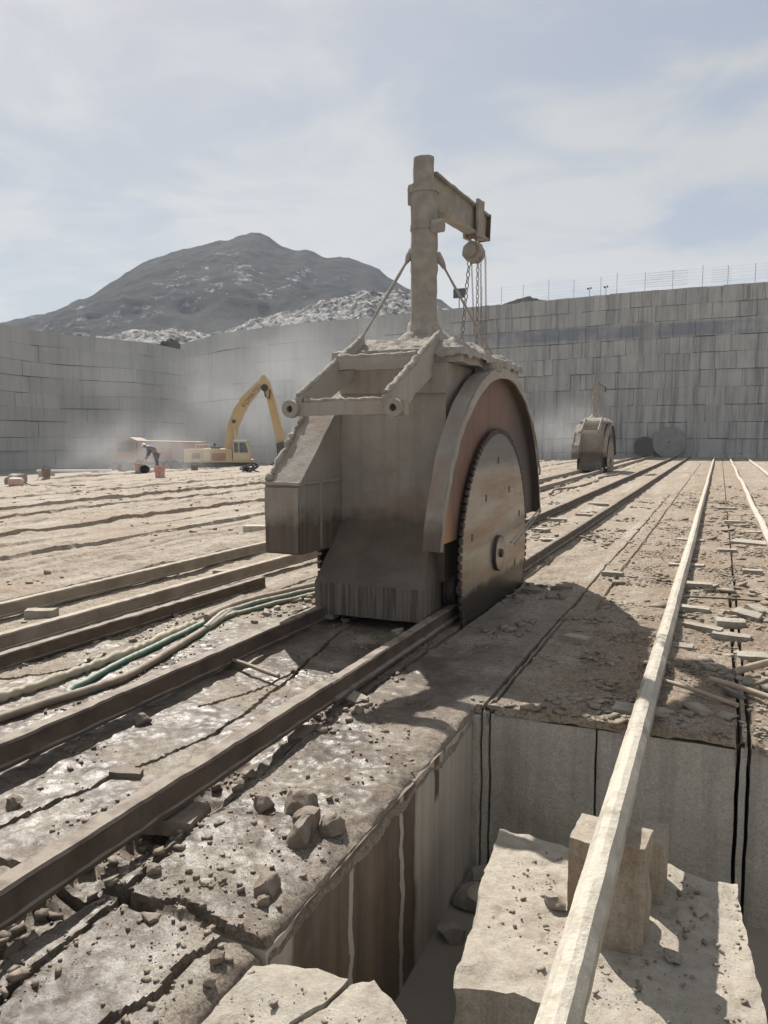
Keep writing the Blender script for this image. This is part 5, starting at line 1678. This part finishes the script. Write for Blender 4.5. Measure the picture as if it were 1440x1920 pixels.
# ------------------------------------------------------------------ excavators and dump truck on the lower terrace
def excavator(loc, rz, label, pose=True):
    e = empty('excavator', loc, rz, label, 'excavator', 'yellow excavators on the lower terrace')
    H0 = 0.95
    mb = MB(); mb.box(-2.85, 0.55, -1.25, 1.25, H0 + 0.02, H0 + 1.02); mb.build('engine_house', 'yellow_paint', e, 30, None, 0.06)
    mb = MB(); mb.box(-3.05, -2.86, -1.2, 1.2, H0, H0 + 1.0); mb.build('counterweight', 'yellow_paint', e, 30, None, 0.08)
    mb = MB(); mb.box(-2.45, -1.85, -1.285, -1.252, H0 + 0.3, H0 + 0.72); mb.build('grille', 'grille', e)
    mb = MB(); mb.box(-1.55, -1.05, -1.285, -1.252, H0 + 0.1, H0 + 0.95); mb.build('side_door', 'pale_yellow', e)
    mb = MB(); mb.box(-0.95, 0.1, -1.285, -1.252, H0 + 0.15, H0 + 0.7); mb.build('side_panel', 'orange_paint', e)
    mb = MB()
    for a, b in (((-2.2, -1.1), (-1.2, -1.1)), ((-2.2, 0.2), (-1.2, 0.2))):
        mb.tube([(a[0], a[1], H0 + 1.02), (a[0], a[1], H0 + 1.36), (b[0], b[1], H0 + 1.36), (b[0], b[1], H0 + 1.02)], 0.03, 6)
    mb.build('hand_rail', 'pale_yellow', e)
    mb = MB(); mb.cyl((-0.9, -0.3, H0 + 1.0), (-0.9, -0.3, H0 + 1.45), 0.09, None, 10); mb.box(-1.15, -0.55, -0.6, 0.1, H0 + 1.0, H0 + 1.2); mb.build('exhaust', 'dark_steel', e)
    mb = MB(); mb.box(0.56, 1.9, -1.25, 1.25, H0 + 0.02, H0 + 0.2); mb.build('deck', 'yellow_paint', e)
    cab_ = None
    mb = MB(); mb.prism([(0.62, H0 + 0.21), (1.85, H0 + 0.21), (1.85, H0 + 0.9), (1.62, H0 + 1.62), (0.72, H0 + 1.62), (0.62, H0 + 1.2)], -1.22, -0.25, 'y')
    cab_ = mb.build('cab', 'pale_yellow', e)
    mb = MB(); mb.prism([(1.12, H0 + 0.75), (1.76, H0 + 0.75), (1.74, H0 + 0.95), (1.57, H0 + 1.50), (1.12, H0 + 1.50)], -1.245, -1.222, 'y'); mb.build('window', 'cab_glass', cab_)
    mb = MB(); mb.box(0.72, 1.02, -1.245, -1.222, H0 + 0.75, H0 + 1.5); mb.build('window', 'cab_glass', cab_)
    mb = MB(); mb.box(0.66, 1.68, -1.26, -0.22, H0 + 1.622, H0 + 1.70); mb.build('cab_roof', 'white_plastic', cab_)
    for sy in (-1.35, 0.75):
        pr = [(-2.0 + 0.42 * math.cos(a), 0.44 + 0.44 * math.sin(a)) for a in np.linspace(math.pi / 2, 3 * math.pi / 2, 9)] + [(1.9 + 0.42 * math.cos(a), 0.44 + 0.44 * math.sin(a)) for a in np.linspace(-math.pi / 2, math.pi / 2, 9)]
        mb = MB(); mb.prism(pr, sy, sy + 0.6, 'y'); tk = mb.build('track', 'black_rubber', e)
        mb = MB()
        for xx in np.linspace(-1.9, 1.8, 7): mb.cyl((xx, sy - 0.02, 0.4), (xx, sy - 0.001, 0.4), 0.2, None, 12)
        mb.build('roller', 'dark_steel', tk)
    mb = MB(); mb.cyl((0, 0, 0.6), (0, 0, H0 + 0.02), 0.75, None, 20); mb.box(-1.2, 1.2, -0.8, 0.8, 0.3, 0.7); mb.build('undercarriage', 'dark_steel', e)
    # boom
    cl_ = [(0.15, 0.75, 0.42), (0.25, 1.7, 0.50), (0.50, 2.8, 0.52), (0.95, 3.9, 0.52), (1.55, 4.75, 0.44), (2.2, 5.45, 0.36), (2.85, 6.15, 0.26)]
    top, bot = [], []
    for i, (x, z, w) in enumerate(cl_):
        a = Vector((cl_[min(i + 1, 6)][0] - cl_[max(i - 1, 0)][0], cl_[min(i + 1, 6)][1] - cl_[max(i - 1, 0)][1])).normalized()
        top.append((x - a.y * w * 0.8, z + a.x * w * 0.8 + H0)); bot.append((x + a.y * w * 0.8, z - a.x * w * 0.8 + H0))
    mb = MB(); mb.prism(top + bot[::-1], -0.16, 0.22, 'y'); boom = mb.build('boom', 'yellow_paint', e, 30)
    mb = MB(); mb.tube([(0.75, -0.28, H0 + 0.3), (0.62, -0.28, H0 + 2.55)], 0.075, 8); mb.tube([(0.66, -0.28, H0 + 1.7), (0.57, -0.28, H0 + 3.1)], 0.045, 8)
    mb.build('boom_cylinder', 'pale_yellow', e, 40)
    mb = MB(); mb.cyl((0.57, -0.33, H0 + 3.1), (0.57, 0.0, H0 + 3.1), 0.14, None, 12); mb.build('pin', 'dark_steel', boom)
    mb = MB(); mb.tube([(1.0, -0.02, H0 + 4.75), (2.0, -0.02, H0 + 5.75)], 0.085, 8); mb.tube([(2.0, -0.02, H0 + 5.75), (2.75, -0.02, H0 + 6.5)], 0.05, 8); mb.build('arm_cylinder', 'pale_yellow', e, 40)
    mb = MB(); mb.prism([(2.66, H0 + 6.55), (2.95, H0 + 6.62), (3.35, H0 + 6.1), (4.42, H0 + 2.0), (4.3, H0 + 1.2), (3.85, H0 + 1.3), (3.0, H0 + 5.2), (2.72, H0 + 5.9)], -0.14, 0.2, 'y'); arm_ = mb.build('arm', 'yellow_paint', e, 30)
    mb = MB(); mb.cyl((2.95, -0.2, H0 + 5.65), (2.95, -0.145, H0 + 5.65), 0.28, None, 12); mb.tube([(2.85, -0.2, H0 + 5.9), (3.0, -0.24, H0 + 5.0), (3.3, -0.22, H0 + 4.8), (3.35, -0.2, H0 + 5.5)], 0.05, 6); mb.build('hose_bundle', 'black_rubber', arm_)
    mb = MB(); mb.tube([(3.5, -0.2, H0 + 5.5), (4.25, -0.2, H0 + 2.6)], 0.07, 8); mb.build('bucket_cylinder', 'pale_yellow', arm_, 40)
    mb = MB(); mb.prism([(3.8, H0 + 1.45), (4.5, H0 + 1.6), (4.75, H0 + 0.3), (4.3, H0 - 0.5), (3.4, H0 - 0.45), (3.3, H0 - 0.2), (3.9, H0 + 0.2)], -0.5, 0.55, 'y'); mb.build('bucket', 'dark_steel', e)
    return e, boom


ex1, boom1 = excavator((-34.7, 49.6, -1.1), R(25), 'yellow excavator with raised boom and pale cab, in front of the hazy back wall')
tcv = bpy.data.curves.new('boom_lettering', 'FONT'); tcv.body = 'KOMATSU'; tcv.size = 0.46; tcv.extrude = 0.004
tob = bpy.data.objects.new('boom_lettering_curve', tcv); COL.objects.link(tob)
dg = bpy.context.evaluated_depsgraph_get()
tme = bpy.data.meshes.new_from_object(tob.evaluated_get(dg))
bpy.data.objects.remove(tob)
tme.materials.clear(); tme.materials.append(M['boom_print'])
to = bpy.data.objects.new('lettering', tme); COL.objects.link(to); to.parent = boom1
ang = math.atan2(6.15 - 3.9, 2.85 - 0.95)
to.rotation_euler = (math.pi / 2, -ang, 0)
to.location = (1.36, -0.166, 0.95 + 4.12)
ex2 = copy_tree(ex1)
ex2.location = (-33.0, 58.5, -1.1); ex2.rotation_euler = (0, 0, R(25))
ex2['label'] = 'second yellow excavator farther back, mostly hidden behind the near saw'
_p = Vector((-29.9, 60.8, -1.1)); ex2.location = _p

tk = empty('dump_truck', (-40.6, 48.4, -1.1), R(22), 'orange dump truck veiled in dust behind the stooping worker', 'truck')
mb = MB(); mb.prism([(-2.9, 0.9), (-1.1, 0.9), (-1.1, 2.55), (-1.3, 2.72), (-2.65, 2.72), (-2.95, 1.9)], -1.15, 1.15, 'y'); cb_t = mb.build('cab', 'orange_paint', tk)
mb = MB(); mb.prism([(-2.6, 1.75), (-1.5, 1.75), (-1.5, 2.45), (-2.5, 2.45)], -1.175, -1.152, 'y'); mb.build('window', 'cab_glass', cb_t)
mb = MB(); mb.add([(-2.995, -0.95, 1.9), (-2.995, 0.95, 1.9), (-2.70, 0.95, 2.62), (-2.70, -0.95, 2.62)], [(0, 1, 2, 3)]); mb.build('windscreen', 'cab_glass', cb_t)
mb = MB(); mb.box(-3.0, -2.9, -1.1, 1.1, 0.75, 1.05); mb.build('bumper', 'dark_steel', tk)
mb = MB(); mb.prism([(-1.0, 1.15), (3.4, 1.15), (3.8, 2.5), (-1.0, 2.6), (-1.6, 2.85), (-1.6, 2.75), (-1.0, 2.5)], -1.25, 1.25, 'y'); bed = mb.build('bed', 'orange_paint', tk)
for xx in (-0.5, 0.5, 1.5, 2.5):
    mb = MB(); mb.box(xx, xx + 0.1, -1.31, -1.252, 1.2, 2.45); mb.build('rib', 'orange_paint', bed)
mb = MB(); mb.box(-2.8, 3.3, -0.5, 0.5, 0.7, 0.88); mb.build('chassis', 'dark_steel', tk)
for xx in (-2.1, 1.2, 2.6):
    for sy in (-1.2, 0.85):
        mb = MB(); mb.cyl((xx, sy, 0.52), (xx, sy + 0.35, 0.52), 0.52, None, 20); w_ = mb.build('wheel', 'black_rubber', tk, 40)
        mb = MB(); mb.cyl((xx, sy - 0.02, 0.52), (xx, sy - 0.001, 0.52), 0.25, None, 14); mb.build('rim', 'orange_paint', w_)

# ------------------------------------------------------------------ stooping worker
def skin_fig(name, chain, edges, mat, parent, sub=2, root=0):
    me_ = bpy.data.meshes.new(name)
    me_.from_pydata([c_[0] for c_ in chain], edges, [])
    o = bpy.data.objects.new(name, me_); COL.objects.link(o)
    md = o.modifiers.new('skin', 'SKIN')
    sv = me_.skin_vertices[0].data if me_.skin_vertices else None
    if sv is None:
        bm = bmesh.new(); bm.from_mesh(me_); bm.verts.layers.skin.verify(); bm.to_mesh(me_); bm.free()
        sv = me_.skin_vertices[0].data
    for i, c_ in enumerate(chain):
        r = c_[1] if isinstance(c_[1], tuple) else (c_[1], c_[1])
        sv[i].radius = r
        sv[i].use_root = (i == root)
    o.modifiers.new('sub', 'SUBSURF').levels = sub
    o.modifiers['sub'].render_levels = sub
    dg = bpy.context.evaluated_depsgraph_get()
    m2 = bpy.data.meshes.new_from_object(o.evaluated_get(dg))
    bpy.data.objects.remove(o)
    m2.materials.clear(); m2.materials.append(M[mat])
    m2.polygons.foreach_set('use_smooth', [True] * len(m2.polygons))
    o = bpy.data.objects.new(name, m2); COL.objects.link(o)
    if parent: o.parent = parent
    return o


wz = gz(-27.2, 32.4)
per = empty('person', (-27.2, 32.4, wz), R(23.5), 'stooping worker in blue jacket and white hard hat at the bench edge', 'person')
# figure faces local -x and bends forward from the hips; z up
body_ch = [((0.05, 0, 0.88), (0.13, 0.16)), ((-0.10, 0, 1.06), (0.12, 0.15)), ((-0.28, 0, 1.20), (0.13, 0.18)), ((-0.40, 0, 1.255), 0.075), ((-0.47, 0, 1.25), 0.055), ((-0.56, 0, 1.24), (0.085, 0.08)), ((-0.63, 0, 1.20), (0.07, 0.065)),
           ((0.06, 0.10, 0.82), 0.105), ((0.02, 0.12, 0.48), 0.07), ((0.10, 0.12, 0.10), 0.045), ((-0.08, 0.13, 0.04), 0.038),
           ((0.06, -0.10, 0.82), 0.105), ((0.08, -0.12, 0.48), 0.07), ((0.16, -0.12, 0.10), 0.045), ((-0.02, -0.13, 0.04), 0.038),
           ((-0.34, 0.20, 1.20), 0.065), ((-0.34, 0.25, 0.92), 0.048), ((-0.46, 0.20, 0.70), 0.036), ((-0.50, 0.18, 0.63), 0.035),
           ((-0.34, -0.20, 1.20), 0.065), ((-0.30, -0.25, 0.92), 0.048), ((-0.42, -0.20, 0.72), 0.036), ((-0.46, -0.18, 0.65), 0.035)]
fing = []
eds = [(0, 1), (1, 2), (2, 3), (3, 4), (4, 5), (5, 6), (0, 7), (7, 8), (8, 9), (9, 10), (0, 11), (11, 12), (12, 13), (13, 14), (2, 15), (15, 16), (16, 17), (17, 18), (2, 19), (19, 20), (20, 21), (21, 22)]
for hnd, sy in ((18, 1), (22, -1)):
    hx, hy, hz_ = body_ch[hnd][0]
    for k in range(5):
        dy = (k - 2) * 0.018
        l_ = (0.05, 0.075, 0.085, 0.078, 0.06)[k]
        a = len(body_ch)
        body_ch.append(((hx - 0.03, hy + dy, hz_ - l_ * 0.6), 0.010)); body_ch.append(((hx - 0.015, hy + dy, hz_ - l_ * 1.1), 0.009))
        eds += [(hnd, a), (a, a + 1)]
skin_fig('body', body_ch, eds, 'skin', per)
jk = [((0.0, 0, 0.96), (0.155, 0.185)), ((-0.12, 0, 1.08), (0.145, 0.18)), ((-0.28, 0, 1.20), (0.15, 0.20)), ((-0.40, 0, 1.25), 0.085), ((-0.34, 0.20, 1.20), 0.08), ((-0.34, 0.25, 0.92), 0.062), ((-0.45, 0.205, 0.73), 0.05), ((-0.34, -0.20, 1.20), 0.08), ((-0.30, -0.25, 0.92), 0.062), ((-0.41, -0.205, 0.75), 0.05)]
skin_fig('jacket', jk, [(0, 1), (1, 2), (2, 3), (2, 4), (4, 5), (5, 6), (2, 7), (7, 8), (8, 9)], 'blue_cloth', per)
ts = [((0.05, 0, 0.90), (0.15, 0.175)), ((0.06, 0.10, 0.80), 0.125), ((0.02, 0.12, 0.48), 0.09), ((0.10, 0.12, 0.08), 0.075), ((0.06, -0.10, 0.80), 0.125), ((0.08, -0.12, 0.48), 0.09), ((0.16, -0.12, 0.08), 0.075)]
skin_fig('trousers', ts, [(0, 1), (1, 2), (2, 3), (0, 4), (4, 5), (5, 6)], 'grey_cloth', per)
for sy, xx in ((0.12, 0.04), (-0.12, 0.10)):
    mb = MB(); mb.tube([(xx + 0.08, sy, 0.05), (xx, sy, 0.055), (xx - 0.10, sy, 0.045), (xx - 0.17, sy, 0.035)], [0.05, 0.055, 0.05, 0.03], 10); mb.build('shoe', 'black_rubber', per, 60)
mb = MB(); mb.lathe([(0.155, 0), (0.135, 0.015), (0.13, 0.06), (0.10, 0.11), (0.04, 0.135), (0.001, 0.138)], 18); hh = mb.build('hard_hat', 'white_plastic', per, 60)
hh.location = (-0.60, 0, 1.27); hh.rotation_euler = (0, R(-28), 0)


# ------------------------------------------------------------------ buckets and odds along the bench edge
def bucket(x, y, r, h, mat, label, lying=0.0, rz=0.0):
    e = empty('bucket', (x, y, gz(x, y)), rz, label, 'bucket', 'buckets along the bench edge')
    mb = MB(); mb.lathe([(r * 0.82, 0), (r, h), (r * 1.06, h), (r * 1.06, h * 0.94), (r * 1.0, h * 0.93)][:4], 20, cap=False)
    mb.lathe([(r * 0.95, h), (r * 0.78, 0.02), (0.001, 0.015)], 20, cap=False)
    mb.build('shell', mat, e, 50)
    mb = MB(); mb.tube([(r * math.cos(a), 0.0, h * 0.95 + r * 0.9 * math.sin(a)) for a in np.linspace(0, math.pi, 12)], 0.008, 5); mb.build('handle', 'dark_steel', e)
    if lying:
        e.rotation_euler = (R(90), 0, rz); e.location.z += r
    return e


bucket(-22.45, 27.0, 0.24, 0.52, 'red_plastic', 'red and white bucket standing nearest in front of the worker')
bucket(-26.55, 30.35, 0.20, 0.40, 'pink_plastic', 'faded pink bucket left of the black bucket')
bucket(-26.1, 30.4, 0.21, 0.36, 'black_rubber', 'black bucket lying with its mouth to the camera', 1, R(24))
bucket(-25.4, 33.3, 0.20, 0.30, 'brown_plastic', 'small brown bucket between worker and excavator')
bucket(-26.9, 24.9, 0.19, 0.34, 'brown_plastic', 'dark-rimmed bucket at the far left of the bench edge')
e = empty('canister', (-23.2, 20.1, gz(-23.2, 20.1)), R(30), 'pale canister lying on the bench at the left edge of the picture', 'canister')
mb = MB(); mb.tube([(-0.24, 0, 0.17), (-0.2, 0, 0.17), (0.18, 0, 0.17), (0.24, 0, 0.17), (0.29, 0, 0.17)], [0.11, 0.17, 0.17, 0.13, 0.05], 16); mb.build('tank', 'pink_plastic', e, 50)
mb = MB(); mb.tube([(0.29, 0, 0.17), (0.5, 0.1, 0.05), (1.1, 0.3, 0.03), (2.3, 0.4, 0.03)], 0.018, 6); mb.build('cord', 'dark_steel', e, 60)
o = bpy.data.objects.new('sack', rock_mesh('sack', 0.8, 0.6, 0.45, 31, 'grey_tarp', 2, 60)); COL.objects.link(o); o.location = (-25.4, 21.9, gz(-25.4, 21.9) + 0.2); tag(o, 'grey crumpled sack beyond the pale canister', 'sack')
o = bpy.data.objects.new('stone_block', rock_mesh('stone_block', 2.4, 1.6, 1.6, 33, 'slab_stone', 2, 30)); COL.objects.link(o); o.location = (-33.8, 26.6, -0.45); tag(o, 'large dark block on the lower terrace at the left edge', 'stone block')
e = empty('jug', (-27.6, 39.9, gz(-27.6, 39.9)), 0, 'white round jug on the bench edge below the excavator', 'jug')
mb = MB(); mb.lathe([(0.10, 0), (0.24, 0.08), (0.27, 0.25), (0.2, 0.42), (0.07, 0.5), (0.07, 0.56)], 16); mb.build('shell', 'white_plastic', e, 60)
mb = MB(); mb.torus((0.2, 0, 0.42), 0.07, 0.018, (0, 1, 0), 12, 5); mb.build('handle', 'white_plastic', e, 60)
e = empty('trestle', (-27.9, 38.6, gz(-27.9, 38.6)), R(20), 'thin metal trestle stand beside the white jug', 'trestle')
for sx in (-0.35, 0.35):
    for sy in (-0.2, 0.2):
        mb = MB(); mb.cyl((sx * 1.25, sy, 0), (sx * 0.8, 0, 0.75), 0.025, None, 6); mb.build('leg', 'dusty_metal', e)
mb = MB(); mb.box(-0.5, 0.5, -0.04, 0.04, 0.75, 0.81); mb.build('top_bar', 'dusty_metal', e)
e = empty('rope_heap', (-21.7, 32.9, gz(-21.7, 32.9)), 0, 'heap of dark coiled rope on the bench near the closed hood', 'rope')
mb = MB()
for k in range(9):
    mb.torus((random.uniform(-.35, .35), random.uniform(-.2, .2), 0.08 + 0.03 * k), random.uniform(0.14, 0.3), 0.035, (random.uniform(-.5, .5), random.uniform(-.5, .5), 1), 14, 5)
mb.build('coil', 'black_rubber', e, 60)
# rail on two blocks below the bench, sunlit white put into its colour
e = empty('white_lit_rail', (-37.6, 37.0, -0.42), R(26), 'long rail, its lit white put into the colour, laid level on two blocks below the bench edge', 'pipe')
mb = MB(); mb.cyl((-2.3, 0, 0.06), (2.3, 0, 0.06), 0.06, None, 10); mb.build('tube', 'white_plastic', e, 60)
mb = MB(); mb.cyl((2.3, 0, 0.06), (2.36, 0, 0.06), 0.085, None, 10); mb.build('coupling', 'white_plastic', e, 60)
for k, t in enumerate((-1.7, 1.6)):
    x = -37.6 + t * math.cos(R(26)); y = 37.0 + t * math.sin(R(26))
    rough_block('stone_block', [(x - .4, y - .3), (x + .4, y - .3), (x + .4, y + .3), (x - .4, y + .3)], -1.12, -0.43, 'slab_stone', ('squared block under the left end of the white-lit rail', 'squared block under the right end of the white-lit rail')[k], amp=0.02, seg=0.25)
st = empty('marker_stake', (-8.6, 66.2, gz(-8.6, 66.2)), 0, 'thin white stake standing before the dark spare blade', 'stake')
mb = MB(); mb.cyl((0, 0, 0), (0, 0, 1.9), 0.035, None, 6); mb.build('pole', 'white_plastic', st)
mb = MB(); mb.box(-0.1, 0.1, -0.1, 0.1, 0, 0.06); mb.build('foot', 'white_plastic', st)

# ------------------------------------------------------------------ air: dust and haze
def volume_mat(name, dens, col, aniso, soft=False, nscale=0.25):
    m_ = bpy.data.materials.new(name); m_.use_nodes = True
    t = m_.node_tree; t.nodes.clear()
    out = t.nodes.new('ShaderNodeOutputMaterial'); pv = t.nodes.new('ShaderNodeVolumePrincipled')
    pv.inputs['Color'].default_value = (*col, 1); pv.inputs['Density'].default_value = dens; pv.inputs['Anisotropy'].default_value = aniso
    if soft:
        tc_ = t.nodes.new('ShaderNodeTexCoord')
        ln_ = t.nodes.new('ShaderNodeVectorMath'); ln_.operation = 'LENGTH'
        t.links.new(tc_.outputs['Object'], ln_.inputs[0])
        mr_ = t.nodes.new('ShaderNodeMapRange'); mr_.interpolation_type = 'SMOOTHSTEP'
        mr_.inputs['From Min'].default_value = 1.0; mr_.inputs['From Max'].default_value = 0.15
        t.links.new(ln_.outputs['Value'], mr_.inputs['Value'])
        nz = t.nodes.new('ShaderNodeTexNoise'); nz.inputs['Scale'].default_value = nscale; nz.inputs['Detail'].default_value = 3
        ge = t.nodes.new('ShaderNodeNewGeometry'); t.links.new(ge.outputs['Position'], nz.inputs['Vector'])
        m2_ = t.nodes.new('ShaderNodeMapRange'); m2_.inputs['From Min'].default_value = 0.35; m2_.inputs['From Max'].default_value = 0.7
        t.links.new(nz.outputs[0], m2_.inputs['Value'])
        mu = t.nodes.new('ShaderNodeMath'); mu.operation = 'MULTIPLY'
        t.links.new(mr_.outputs[0], mu.inputs[0]); t.links.new(m2_.outputs[0], mu.inputs[1])
        mu2 = t.nodes.new('ShaderNodeMath'); mu2.operation = 'MULTIPLY'; mu2.inputs[1].default_value = dens
        t.links.new(mu.outputs[0], mu2.inputs[0]); t.links.new(mu2.outputs[0], pv.inputs['Density'])
    t.links.new(pv.outputs[0], out.inputs['Volume'])
    M[name] = m_
    return m_


volume_mat('haze', 0.00045, (0.80, 0.89, 1.0), 0.0)
mb = MB(); mb.box(-890, 890, -110, 910, -2.1, 136)
hz = mb.build('haze', 'haze'); tag(hz, 'thin pale haze over the whole quarry', kind='stuff')


def dust(c_, s_, dens, nscale, label):
    nm = 'dust_%d' % len(M)
    volume_mat(nm, dens, (0.93, 0.94, 0.95), 0.2, True, nscale)
    bm = bmesh.new(); bmesh.ops.create_icosphere(bm, subdivisions=3, radius=1.0)
    me_ = bpy.data.meshes.new('dust_cloud'); bm.to_mesh(me_); bm.free(); me_.materials.append(M[nm])
    o = bpy.data.objects.new('dust_cloud', me_); COL.objects.link(o)
    o.location = c_; o.scale = s_; o.rotation_euler = (0, 0, R(23.5))
    return tag(o, label, kind='stuff')


dust((-33.5, 38.0, 0.6), (7.5, 4.0, 3.2), 0.13, 0.5, 'pale stone dust drifting round the worker')
dust((-36, 62, 6), (26, 8, 9), 0.07, 0.16, 'faint dust hanging before the hazy back wall')
dust((-7.6, 42.0, 2.0), (3.0, 3.0, 2.4), 0.16, 0.7, 'faint dust beside the far saw')
